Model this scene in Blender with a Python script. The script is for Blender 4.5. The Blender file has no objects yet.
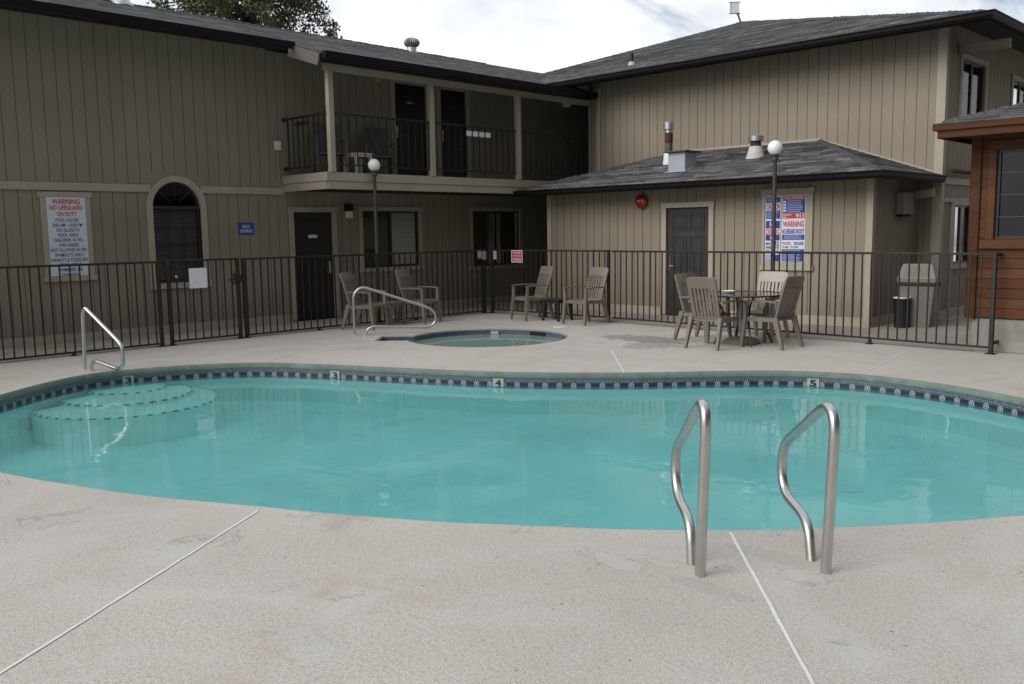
import bpy, bmesh, math, random
import numpy as np
from mathutils import Vector, Matrix

random.seed(7)
S = bpy.context.scene
COL = S.collection
R = math.radians

# ------------------------------------------------------------------ camera
cam = bpy.data.cameras.new('camera')
cam.sensor_width = 36.0
cam.lens = 906.85 / 1024 * 36.0
cam.clip_start = 0.05
cam.clip_end = 500
camo = bpy.data.objects.new('camera', cam)
COL.objects.link(camo)
S.camera = camo


def cam_matrix(pitch, roll, yaw, h):
    cy, sy = math.cos(yaw), math.sin(yaw)
    f = Vector((-sy * math.cos(pitch), cy * math.cos(pitch), -math.sin(pitch)))
    r = Vector((cy, sy, 0))
    d = f.cross(r)
    r2 = r * math.cos(roll) + d * math.sin(roll)
    d2 = -r * math.sin(roll) + d * math.cos(roll)
    m = Matrix((r2, -d2, -f)).transposed().to_4x4()
    m.translation = (0, 0, h)
    return m


camo.matrix_world = cam_matrix(.1211, .01557, .77378, 1.65)

# ------------------------------------------------------------------ world, sun, exposure
SUN_EL, SUN_AZ = R(33), R(190)          # azimuth clockwise from +Y
W = bpy.data.worlds.new('World')
S.world = W
W.use_nodes = True
nt = W.node_tree
nt.nodes.clear()
out = nt.nodes.new('ShaderNodeOutputWorld')
bg = nt.nodes.new('ShaderNodeBackground')
sky = nt.nodes.new('ShaderNodeTexSky')
sky.sky_type = 'NISHITA'
sky.sun_disc = False
sky.sun_elevation = SUN_EL
sky.sun_rotation = SUN_AZ
tc = nt.nodes.new('ShaderNodeTexCoord')
mp = nt.nodes.new('ShaderNodeMapping')
mp.inputs['Scale'].default_value = (1, 1, 2.2)
nz = nt.nodes.new('ShaderNodeTexNoise')
nz.inputs['Scale'].default_value = 5.0
nz.inputs['Detail'].default_value = 8
nz.inputs['Roughness'].default_value = .58
nz.inputs['Distortion'].default_value = .4
cover = nt.nodes.new('ShaderNodeMapRange')      # how much cloud there is
cover.inputs[1].default_value = .31
cover.inputs[2].default_value = .46
nz2 = nt.nodes.new('ShaderNodeTexNoise')
nz2.inputs['Scale'].default_value = 9
nz2.inputs['Detail'].default_value = 6
cr = nt.nodes.new('ShaderNodeValToRGB')
cr.color_ramp.elements[0].position = .35
cr.color_ramp.elements[0].color = (8.4, 8.75, 9.4, 1)
cr.color_ramp.elements[1].position = .68
cr.color_ramp.elements[1].color = (11.4, 11.5, 11.7, 1)
mx = nt.nodes.new('ShaderNodeMix')
mx.data_type = 'RGBA'
L = nt.links.new
L(tc.outputs['Generated'], mp.inputs['Vector'])
L(mp.outputs[0], nz.inputs['Vector'])
L(mp.outputs[0], nz2.inputs['Vector'])
L(nz.outputs['Fac'], cover.inputs[0])
L(nz2.outputs['Fac'], cr.inputs[0])
L(cover.outputs[0], mx.inputs[0])
L(sky.outputs[0], mx.inputs[6])
L(cr.outputs[0], mx.inputs[7])
sepd = nt.nodes.new('ShaderNodeSeparateXYZ')      # added to darken left wall: bank dims the unseen +X half of the sky
sky_dim = nt.nodes.new('ShaderNodeMapRange')
sky_dim.interpolation_type = 'SMOOTHSTEP'
sky_dim.inputs[1].default_value = -.25
sky_dim.inputs[2].default_value = .65
sky_dim.inputs[3].default_value = 1.0
sky_dim.inputs[4].default_value = .42
shade = nt.nodes.new('ShaderNodeMix')
shade.data_type = 'RGBA'
shade.blend_type = 'MULTIPLY'
shade.inputs[0].default_value = 1
L(tc.outputs['Generated'], sepd.inputs[0])
L(sepd.outputs[0], sky_dim.inputs[0])
L(mx.outputs[2], shade.inputs[6])
L(sky_dim.outputs[0], shade.inputs[7])
L(shade.outputs[2], bg.inputs['Color'])
bg.inputs['Strength'].default_value = .1
L(bg.outputs[0], out.inputs['Surface'])

sl = bpy.data.lights.new('sun', 'SUN')
sl.energy = 2.2
sl.angle = R(40)
sl.color = (1, .965, .91)
so = bpy.data.objects.new('sun', sl)
COL.objects.link(so)
sd = Vector((math.sin(SUN_AZ) * math.cos(SUN_EL), math.cos(SUN_AZ) * math.cos(SUN_EL), math.sin(SUN_EL)))
so.rotation_euler = sd.to_track_quat('Z', 'Y').to_euler()
so.location = (0, -5, 30)

S.view_settings.view_transform = 'Standard'
S.view_settings.look = 'None'
S.view_settings.gamma = 1
S.view_settings.exposure = 0
S.view_settings.use_curve_mapping = False
S.render.engine = 'CYCLES'
S.cycles.use_denoising = True
S.cycles.max_bounces = 8
S.cycles.diffuse_bounces = 4
S.cycles.transparent_max_bounces = 24


# ------------------------------------------------------------------ materials
class NT:
    """small node-tree helper"""
    def __init__(self, name):
        self.m = bpy.data.materials.new(name)
        self.m.use_nodes = True
        self.t = self.m.node_tree
        self.p = self.t.nodes['Principled BSDF']
        self.o = self.t.nodes['Material Output']

    def n(self, kind, **kw):
        nd = self.t.nodes.new(kind)
        for k, v in kw.items():
            if hasattr(nd, k):
                setattr(nd, k, v)
            else:
                nd.inputs[k].default_value = v
        return nd

    def l(self, a, b):
        self.t.links.new(a, b)

    def math(self, op, a, b=None, clamp=False):
        nd = self.t.nodes.new('ShaderNodeMath')
        nd.operation = op
        nd.use_clamp = clamp
        for i, v in enumerate((a, b)):
            if v is None:
                continue
            if isinstance(v, (int, float)):
                nd.inputs[i].default_value = v
            else:
                self.l(v, nd.inputs[i])
        return nd.outputs[0]

    def mix(self, f, a, b, blend='MIX'):
        nd = self.t.nodes.new('ShaderNodeMix')
        nd.data_type = 'RGBA'
        nd.blend_type = blend
        for i, v in ((0, f), (6, a), (7, b)):
            if isinstance(v, (int, float)):
                nd.inputs[i].default_value = v
            elif isinstance(v, tuple):
                nd.inputs[i].default_value = (*v, 1)
            else:
                self.l(v, nd.inputs[i])
        return nd.outputs[2]

    def coord(self, which='Object', scale=(1, 1, 1)):
        c = self.n('ShaderNodeTexCoord')
        m = self.n('ShaderNodeMapping')
        m.inputs['Scale'].default_value = scale
        self.l(c.outputs[which], m.inputs['Vector'])
        return m.outputs[0]

    def noise(self, vec, scale, detail=4, rough=.55, dist=0):
        nd = self.n('ShaderNodeTexNoise', Scale=scale, Detail=detail, Roughness=rough, Distortion=dist)
        self.l(vec, nd.inputs['Vector'])
        return nd.outputs['Fac']

    def ramp(self, v, a, b, lo=0., hi=1.):
        nd = self.n('ShaderNodeMapRange')
        self.l(v, nd.inputs[0])
        for i, x in enumerate((a, b, lo, hi)):
            nd.inputs[i + 1].default_value = x
        return nd.outputs[0]

    def bump(self, h, strength, dist=.01):
        nd = self.n('ShaderNodeBump', Strength=strength, Distance=dist)
        self.l(h, nd.inputs['Height'])
        self.l(nd.outputs[0], self.p.inputs['Normal'])


def basic(name, col, rough=.6, metal=0., var=.12, scale=6., bump=.0, bscale=60., stretch=(1, 1, 1), dirt=None, spec=None):
    k = NT(name)
    v = k.coord('Object', stretch)
    f = k.noise(v, scale, 5, .6)
    a = tuple(c * (1 - var) for c in col)
    b = tuple(min(1, c * (1 + var)) for c in col)
    c = k.mix(k.ramp(f, .3, .7), a, b)
    if dirt:
        f2 = k.noise(v, scale * .35, 6, .65)
        c = k.mix(k.ramp(f2, .48, .72, 0, .55), c, dirt)
    k.l(c, k.p.inputs['Base Color'])
    k.p.inputs['Roughness'].default_value = rough
    k.p.inputs['Metallic'].default_value = metal
    if spec is not None:
        k.p.inputs['Specular IOR Level'].default_value = spec
    if bump:
        k.bump(k.noise(v, bscale, 3), bump)
    return k.m


def siding_mat(name, col):
    k = NT(name)
    v = k.coord('Object')
    big = k.noise(v, .7, 4, .6)
    st = k.noise(k.coord('Object', (9, 9, .35)), 3, 5, .6)
    grain = k.noise(k.coord('Object', (60, 60, 2)), 3, 3)
    c = k.mix(k.ramp(big, .3, .7), tuple(x * .90 for x in col), tuple(x * 1.08 for x in col))
    c = k.mix(k.ramp(st, .5, .8, 0, .30), c, tuple(x * .72 for x in col))
    # grime splashed up from the ground
    z = k.n('ShaderNodeSeparateXYZ')
    k.l(v, z.inputs[0])
    low = k.ramp(z.outputs[2], .75, .1, 0, 1)
    sp = k.math('MULTIPLY', low, k.ramp(st, .3, .65, 0, .45))
    c = k.mix(sp, c, (.10, .085, .065))
    k.l(c, k.p.inputs['Base Color'])
    k.p.inputs['Roughness'].default_value = .75
    k.bump(grain, .18, .004)
    return k.m


def concrete_mat(name, col, worn=True):
    k = NT(name)
    v = k.coord('Object')
    big = k.noise(v, .45, 6, .62, .3)
    mid = k.noise(v, 2.6, 6, .65)
    fine = k.noise(v, 46, 5, .75)
    grit = k.n('ShaderNodeTexVoronoi', Scale=120.)
    k.l(v, grit.inputs['Vector'])
    c = k.mix(k.ramp(big, .32, .68), tuple(x * .80 for x in col), tuple(x * 1.13 for x in col))
    c = k.mix(k.ramp(mid, .42, .75, 0, .38), c, (col[0] * .98, col[1] * .90, col[2] * .80))
    cold = k.noise(v, 1.1, 5, .7, .8)
    c = k.mix(k.ramp(cold, .55, .72, 0, .3), c, (col[0] * .92, col[1] * .96, col[2] * 1.06))
    rust = k.noise(v, .8, 7, .7)
    c = k.mix(k.ramp(rust, .60, .78, 0, .30), c, (.38, .25, .16))
    c = k.mix(k.ramp(fine, .44, .62, .0, .75), c, tuple(x * .60 for x in col))
    gr2 = k.noise(v, 140, 3, .7)
    c = k.mix(k.ramp(gr2, .45, .62, .0, .65), c, tuple(min(1, x * 1.55) for x in col))
    sep = k.n('ShaderNodeSeparateColor')
    k.l(grit.outputs['Color'], sep.inputs[0])
    dots = k.ramp(sep.outputs[0], .86, .93)
    near = k.ramp(grit.outputs['Distance'], .55, .25)
    c = k.mix(k.math('MULTIPLY', k.math('MULTIPLY', dots, near), .45), c, tuple(x * .42 for x in col))
    pits = k.noise(v, 13, 5, .8)
    c = k.mix(k.ramp(pits, .64, .72, 0, .6), c, tuple(x * .5 for x in col))
    pv = k.n('ShaderNodeTexVoronoi', Scale=11.)
    k.l(v, pv.inputs['Vector'])
    ps = k.n('ShaderNodeSeparateColor')
    k.l(pv.outputs['Color'], ps.inputs[0])
    hole = k.math('MULTIPLY', k.ramp(ps.outputs[0], .80, .81), k.ramp(pv.outputs['Distance'], .10, .06))
    c = k.mix(k.math('MULTIPLY', hole, .75), c, tuple(x * .28 for x in col))
    pale = k.noise(v, .75, 7, .66, 1.2)
    c = k.mix(k.ramp(pale, .50, .64, 0, .34), c, (.56, .555, .54))
    tan = k.noise(v, 1.35, 6, .7, .6)
    c = k.mix(k.ramp(tan, .56, .70, 0, .5), c, (.40, .325, .245))
    if worn:
        # patches where the top coat has come away
        p = k.noise(v, 1.9, 8, .62, .5)
        m1 = k.ramp(p, .655, .672)
        edge = k.math('SUBTRACT', k.ramp(p, .640, .655), m1, True)
        c = k.mix(k.math('MULTIPLY', m1, .55), c, (.45, .45, .45))
        c = k.mix(k.math('MULTIPLY', edge, .45), c, (.16, .15, .14))
        # patched and spalled places
        wn3 = k.n('ShaderNodeTexNoise', Scale=7., Detail=7., Roughness=.65)
        k.l(v, wn3.inputs['Vector'])
        sx3 = k.n('ShaderNodeSeparateXYZ')
        k.l(v, sx3.inputs[0])
        for (px_, py_, rx, ry, colr, amt) in ((-2.70, 3.48, .17, .075, (.47, .47, .48), .6), (-2.52, 3.62, .08, .045, (.47, .47, .48), .5), (-2.16, 3.50, .20, .055, (.36, .35, .33), .45),
                                              (-1.93, 3.92, .15, .07, (.47, .46, .44), .7), (-2.12, 4.08, .22, .08, (.38, .355, .32), .5), (-3.10, 1.9, .20, .10, (.50, .50, .51), .28),
                                              (-8.1, 11.2, .75, .38, (.17, .155, .135), .65), (-7.6, 10.7, .35, .5, (.19, .17, .15), .5), (-9.4, 10.9, .3, .3, (.52, .51, .49), .5)):
            ex = k.math('DIVIDE', k.math('SUBTRACT', sx3.outputs[0], px_), rx)
            ey = k.math('DIVIDE', k.math('SUBTRACT', sx3.outputs[1], py_), ry)
            dd = k.math('SQRT', k.math('ADD', k.math('MULTIPLY', ex, ex), k.math('MULTIPLY', ey, ey)))
            dd = k.math('ADD', dd, k.math('MULTIPLY', k.math('SUBTRACT', wn3.outputs['Fac'], .5), 3.4))
            pm = k.ramp(dd, 1.0, .93)
            rim = k.math('SUBTRACT', k.ramp(dd, 1.14, 1.04), pm, True)
            c = k.mix(k.math('MULTIPLY', pm, amt), c, colr)
            c = k.mix(k.math('MULTIPLY', rim, amt * .45), c, (.15, .14, .13))
        # long hairline cracks
        vo = k.n('ShaderNodeTexVoronoi', Scale=.38, feature='DISTANCE_TO_EDGE')
        wob = k.n('ShaderNodeVectorMath', operation='ADD')
        nn = k.n('ShaderNodeTexNoise', Scale=2.2, Detail=6.)
        k.l(v, nn.inputs['Vector'])
        k.l(v, wob.inputs[0])
        k.l(nn.outputs['Color'], wob.inputs[1])
        k.l(wob.outputs[0], vo.inputs['Vector'])
        ck = k.ramp(vo.outputs['Distance'], .0035, .0015)
        c = k.mix(k.math('MULTIPLY', ck, .06), c, (.12, .11, .10))
        # dark damp stains
        s = k.noise(v, .55, 7, .68, .6)
        c = k.mix(k.ramp(s, .60, .70, 0, .35), c, (.19, .17, .15))
    k.l(c, k.p.inputs['Base Color'])
    k.p.inputs['Roughness'].default_value = .85
    h = k.math('ADD', k.math('MULTIPLY', fine, .6), k.math('MULTIPLY', grit.outputs['Distance'], .5))
    k.bump(h, .35, .006)
    return k.m


def shingle_mat(name, dark, light):
    k = NT(name)
    c0 = k.n('ShaderNodeTexCoord')
    br = k.n('ShaderNodeTexBrick', offset=.37, offset_frequency=2, squash=1.3, squash_frequency=3)
    br.inputs['Scale'].default_value = 1
    br.inputs['Brick Width'].default_value = .30
    br.inputs['Row Height'].default_value = .14
    br.inputs['Mortar Size'].default_value = .006
    br.inputs['Mortar Smooth'].default_value = .2
    br.inputs['Bias'].default_value = -.05
    br.inputs['Color1'].default_value = (*dark, 1)
    br.inputs['Color2'].default_value = (*light, 1)
    br.inputs['Mortar'].default_value = tuple(x * .35 for x in dark) + (1,)
    k.l(c0.outputs['UV'], br.inputs['Vector'])
    br2 = k.n('ShaderNodeTexBrick', offset=.61, offset_frequency=3)
    br2.inputs['Scale'].default_value = 1
    br2.inputs['Brick Width'].default_value = .31
    br2.inputs['Row Height'].default_value = .14
    br2.inputs['Mortar Size'].default_value = .0
    br2.inputs['Color1'].default_value = (.68, .68, .69, 1)
    br2.inputs['Color2'].default_value = (1.25, 1.23, 1.2, 1)
    k.l(c0.outputs['UV'], br2.inputs['Vector'])
    c = k.mix(1., br.outputs['Color'], br2.outputs['Color'], 'MULTIPLY')
    v = k.coord('Object')
    mo = k.noise(k.coord('UV', (2.6, 6.5, 1)), 1.6, 4, .75)
    c = k.mix(k.ramp(mo, .46, .62, 0, .48), c, tuple(x * .45 for x in dark))
    c = k.mix(k.ramp(mo, .42, .34, 0, .35), c, (.26, .27, .28))
    c = k.mix(k.ramp(k.noise(v, 55, 4, .8), .35, .7, 0, .6), c, tuple(x * .55 for x in dark))
    c = k.mix(k.ramp(k.noise(v, .9, 5, .6), .45, .75, 0, .35), c, (.15, .14, .12))
    k.l(c, k.p.inputs['Base Color'])
    k.p.inputs['Roughness'].default_value = .9
    k.p.inputs['Specular IOR Level'].default_value = .25
    sx = k.n('ShaderNodeSeparateXYZ')
    k.l(c0.outputs['UV'], sx.inputs[0])
    saw = k.math('SUBTRACT', 1., k.math('FRACT', k.math('DIVIDE', sx.outputs[1], .14)))
    h = k.math('ADD', saw, k.math('MULTIPLY', k.noise(v, 40, 3), .4))
    k.bump(k.math('SUBTRACT', h, br.outputs['Fac']), .7, .02)
    return k.m


def glass_mat(name, tint=(.75, .8, .8), ior=1.5):
    k = NT(name)
    t = k.n('ShaderNodeBsdfTransparent')
    t.inputs[0].default_value = (*tint, 1)
    g = k.n('ShaderNodeBsdfGlossy', Roughness=.015)
    g.inputs[0].default_value = (1, 1, 1, 1)
    f = k.n('ShaderNodeFresnel', IOR=ior)
    bp = k.n('ShaderNodeBump', Strength=.05, Distance=.02)
    k.l(k.noise(k.coord('Object'), 2.5, 2), bp.inputs['Height'])
    k.l(bp.outputs[0], g.inputs['Normal'])
    k.l(bp.outputs[0], f.inputs['Normal'])
    m = k.n('ShaderNodeMixShader')
    k.l(f.outputs[0], m.inputs[0])
    k.l(t.outputs[0], m.inputs[1])
    k.l(g.outputs[0], m.inputs[2])
    k.l(m.outputs[0], k.o.inputs['Surface'])
    return k.m


def water_mat(name, tint, body, milk):
    k = NT(name)
    v = k.coord('Object', (1, 1, 1))
    h = k.math('ADD', k.math('MULTIPLY', k.noise(v, 1.3, 3, .5, .6), 1.), k.math('MULTIPLY', k.noise(v, 6.5, 2, .5, .4), .18))
    bp = k.n('ShaderNodeBump', Strength=.16, Distance=.035)
    k.l(h, bp.inputs['Height'])
    t = k.n('ShaderNodeBsdfTransparent')
    t.inputs[0].default_value = (*tint, 1)
    d = k.n('ShaderNodeBsdfDiffuse')
    cloud = k.noise(v, .75, 6, .62, 1.4)
    k.l(k.mix(k.ramp(cloud, .35, .65), tuple(x * .72 for x in body), tuple(min(1, x * 1.22) for x in body)), d.inputs[0])
    inner = k.n('ShaderNodeMixShader')
    inner.inputs[0].default_value = milk
    k.l(t.outputs[0], inner.inputs[1])
    k.l(d.outputs[0], inner.inputs[2])
    g = k.n('ShaderNodeBsdfGlossy', Roughness=.03)
    g.inputs[0].default_value = (1, 1, 1, 1)
    f = k.n('ShaderNodeFresnel', IOR=1.33)
    k.l(bp.outputs[0], g.inputs['Normal'])
    k.l(bp.outputs[0], f.inputs['Normal'])
    m = k.n('ShaderNodeMixShader')
    k.l(f.outputs[0], m.inputs[0])
    k.l(inner.outputs[0], m.inputs[1])
    k.l(g.outputs[0], m.inputs[2])
    k.l(m.outputs[0], k.o.inputs['Surface'])
    return k.m


def tile_mat(name, navy, blue, grout, flower, period=.168):
    """waterline tile: two rows of small mosaic over a row of rosettes"""
    k = NT(name)
    c0 = k.n('ShaderNodeTexCoord')
    s = k.n('ShaderNodeSeparateXYZ')
    k.l(c0.outputs['UV'], s.inputs[0])
    u, v = s.outputs[0], s.outputs[1]                      # metres along, metres down from the lip

    def cell(x, p, w):
        fr = k.math('FRACT', k.math('DIVIDE', x, p))
        d = k.math('ABSOLUTE', k.math('SUBTRACT', fr, .5))
        return k.ramp(d, .5 - w, .5 - w * .6)
    gl = k.math('MAXIMUM', cell(u, period / 7, .10), cell(v, .024, .10))
    rnd = k.n('ShaderNodeTexWhiteNoise', noise_dimensions='2D')
    cmb = k.n('ShaderNodeCombineXYZ')
    k.l(k.math('FLOOR', k.math('DIVIDE', u, period / 7)), cmb.inputs[0])
    k.l(k.math('FLOOR', k.math('DIVIDE', v, .024)), cmb.inputs[1])
    k.l(cmb.outputs[0], rnd.inputs['Vector'])
    c = k.mix(rnd.outputs['Value'], navy, blue)
    c = k.mix(gl, c, grout)
    if flower:
        fu = k.math('MULTIPLY', k.math('SUBTRACT', k.math('FRACT', k.math('DIVIDE', u, period)), .5), period)
        fv = k.math('SUBTRACT', v, .076)
        r = k.math('SQRT', k.math('ADD', k.math('MULTIPLY', fu, fu), k.math('MULTIPLY', fv, fv)))
        ang = k.math('ARCTAN2', fv, fu)
        petal = k.math('MULTIPLY', k.math('COSINE', k.math('MULTIPLY', ang, 8)), .004)
        rr = k.math('ADD', r, petal)
        inrow = k.math('MULTIPLY', k.ramp(v, .047, .049), k.ramp(v, .108, .106))
        bgd = k.mix(k.ramp(k.math('ABSOLUTE', fu), .05, .045), (.030, .022, .045), navy)
        bgd = k.mix(k.ramp(rr, .032, .028), bgd, flower)
        bgd = k.mix(k.ramp(rr, .023, .020), bgd, (.06, .07, .10))
        bgd = k.mix(k.ramp(rr, .011, .008), bgd, (.45, .42, .34))
        c = k.mix(inrow, c, bgd)
    k.l(c, k.p.inputs['Base Color'])
    k.p.inputs['Roughness'].default_value = .22
    return k.m


def wood_mat(name, a, b, board=.128, z0=.44):
    k = NT(name)
    v = k.coord('Object', (1.2, 1.2, 16))
    g = k.noise(v, 3, 6, .65, .8)
    c = k.mix(k.ramp(g, .3, .7), a, b)
    zz = k.n('ShaderNodeSeparateXYZ')
    k.l(k.coord('Object'), zz.inputs[0])
    wn_ = k.n('ShaderNodeTexWhiteNoise', noise_dimensions='1D')
    k.l(k.math('FLOOR', k.math('DIVIDE', k.math('SUBTRACT', zz.outputs[2], z0), board)), wn_.inputs['W'])
    c = k.mix(k.ramp(wn_.outputs['Value'], 0, 1, 0, .55), c, tuple(x * .55 for x in a))
    f = k.noise(k.coord('Object', (3, 3, 90)), 3, 4, .7)
    c = k.mix(k.ramp(f, .45, .75, 0, .5), c, tuple(x * .45 for x in a))
    k.l(c, k.p.inputs['Base Color'])
    k.p.inputs['Roughness'].default_value = .75
    k.p.inputs['Specular IOR Level'].default_value = .2
    k.bump(f, .2, .004)
    return k.m


MAT = dict(
    siding=siding_mat('tan siding paint', (.266, .228, .174)),
    trim=basic('pale trim paint', (.385, .345, .275), .65, var=.07, scale=3, dirt=(.30, .26, .20)),
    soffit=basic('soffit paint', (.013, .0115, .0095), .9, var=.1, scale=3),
    gutter=basic('dark bronze gutter paint', (.008, .0078, .008), .55, var=.2, scale=4, spec=.12),
    fascia=basic('dark fascia paint', (.016, .0145, .013), .7, var=.15, scale=4, spec=.15),
    shingle=shingle_mat('asphalt shingle', (.060, .063, .068), (.245, .253, .263)),
    shingleedge=basic('shingle butt edge', (.040, .041, .043), .95, var=.3, scale=9, spec=.1),
    concrete=concrete_mat('pool deck concrete', (.455, .434, .396)),
    walk=concrete_mat('walkway concrete', (.29, .265, .23)),
    lip=basic('grey green coping', (.15, .19, .165), .75, var=.2, scale=9, bump=.3, dirt=(.07, .09, .075)),  # grey green coping colour, mottled, with darker green blotches
    spalip=basic('spa coping', (.25, .25, .23), .75, var=.2, scale=9, bump=.3, dirt=(.14, .15, .14)),
    plaster=basic('pool plaster', (.72, .87, .86), .7, var=.08, scale=1.2, dirt=(.50, .75, .74)),
    stepplaster=basic('pale step plaster', (.90, .97, .94), .7, var=.04, scale=3),
    spaplaster=basic('spa plaster', (.55, .66, .62), .7, var=.08, scale=3),
    water=water_mat('pool water', (.61, .935, .93), (.24, .62, .61), .20),
    spawater=water_mat('spa water', (.62, .82, .78), (.36, .52, .46), .62),
    tile=tile_mat('pool waterline tile', (.022, .030, .052), (.060, .095, .150), (.24, .26, .28), (.42, .42, .38)),
    spatile=tile_mat('spa waterline tile', (.022, .036, .075), (.060, .090, .150), (.17, .19, .22), None),
    stepdash=basic('navy step tile', (.04, .12, .15), .3, var=.2),
    sealant=basic('white joint sealant', (.70, .70, .67), .6, var=.08, scale=20),
    iron=basic('bronze fence paint', (.013, .0115, .0105), .55, var=.25, scale=8, dirt=(.03, .025, .02)),
    rake=basic('weathered rake board', (.115, .106, .097), .7, var=.12, scale=5),
    steel=basic('brushed stainless steel', (.56, .55, .535), .33, 1., var=.07, scale=14, bump=.02, bscale=200),
    galvdull=basic('dull galvanised sheet', (.26, .27, .285), .5, .7, var=.2, scale=9),
    galv=basic('galvanised sheet', (.50, .52, .54), .42, .85, var=.15, scale=9),
    graymetal=basic('blue grey painted sheet', (.36, .39, .44), .5, .1, var=.08, scale=6),
    rust=basic('rust', (.060, .026, .017), .9, var=.5, scale=14, dirt=(.20, .075, .02)),
    sootpipe=basic('weathered flue pipe', (.11, .10, .095), .7, .2, var=.3, scale=10, dirt=(.16, .06, .03)),
    whitepaint=basic('white paint', (.74, .74, .73), .5, var=.05, scale=6, dirt=(.5, .48, .44)),
    marker=basic('off white depth tile', (.38, .39, .375), .3, var=.06),
    plaque=basic('faded red plaque', (.085, .026, .020), .7, var=.2),
    conewhite=basic('weathered white flashing', (.52, .52, .51), .6, var=.1, scale=8, dirt=(.3, .28, .25)),
    globe=basic('opal globe plastic', (.82, .82, .83), .3, var=.02),
    pole=basic('grey bronze lamp paint', (.055, .048, .045), .45, var=.2),
    blackdoor=basic('black door paint', (.013, .012, .013), .38, var=.2, scale=5),
    greydoor=basic('charcoal door paint', (.040, .037, .038), .42, var=.14, scale=4),
    brass=basic('satin door hardware', (.50, .46, .40), .3, 1., var=.1),
    resin=basic('taupe resin', (.178, .150, .128), .5, var=.10, scale=7, dirt=(.215, .185, .16)),
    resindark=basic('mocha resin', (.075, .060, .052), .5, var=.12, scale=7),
    resinlit=basic('front lit resin', (.37, .335, .30), .5, var=.08, scale=7),  # paler copy of the taupe resin: front light put into the colour
    blackresin=basic('black resin', (.020, .018, .018), .45, var=.15),
    tabletop=glass_mat('smoked table glass', (.62, .66, .67)),
    tablemetal=basic('dark table metal', (.032, .029, .028), .4, .3, var=.2),
    stone=basic('umbrella base plastic', (.18, .165, .145), .7, var=.15, scale=12),
    pane=glass_mat('window glass', (.86, .88, .88)),
    sash=basic('dark window sash', (.022, .020, .019), .4, var=.15),
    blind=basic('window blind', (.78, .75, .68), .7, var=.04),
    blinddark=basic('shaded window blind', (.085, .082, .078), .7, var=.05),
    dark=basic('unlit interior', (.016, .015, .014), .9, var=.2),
    signwhite=basic('white sign sheet', (.66, .70, .78), .35, var=.04, scale=5),
    signblue=basic('blue sign ink', (.022, .040, .26), .4, var=.08),
    signnavy=basic('navy sign ink', (.035, .045, .22), .4, var=.06),
    signred=basic('red sign ink', (.56, .035, .055), .4, var=.06),
    signpale=basic('pale sign print', (.30, .34, .56), .4, var=.06),
    signdark=basic('black sign ink', (.02, .02, .022), .4, var=.06),
    nodiving=basic('royal blue sign', (.018, .065, .27), .35, var=.05),
    redsign=basic('crimson sign', (.42, .03, .055), .4, var=.06),
    bellred=basic('red enamel', (.27, .022, .018), .25, var=.1),
    yellow=basic('yellow plastic', (.50, .30, .02), .5, var=.1),
    paper=basic('sheet of paper', (.74, .78, .84), .6, var=.03),
    cedar=wood_mat('stained cedar boards', (.100, .040, .020), (.155, .068, .034)),
    cedartrim=wood_mat('stained cedar trim', (.070, .028, .015), (.105, .043, .022)),
    found=basic('foundation concrete', (.27, .26, .235), .85, var=.22, scale=2.5, bump=.3, bscale=40, dirt=(.17, .16, .14)),
    bin=basic('grey beige bin plastic', (.165, .155, .14), .5, var=.08, scale=4),
    binblack=basic('black bin plastic', (.014, .013, .014), .4, var=.15),
    bark=basic('conifer bark', (.045, .032, .024), .9, var=.4, scale=8, bump=.5),
    leafa=basic('dark foliage', (.040, .054, .020), .7, var=.45, scale=2.2),
    leafb=basic('olive foliage', (.075, .096, .032), .7, var=.4, scale=2.2),
)


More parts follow.
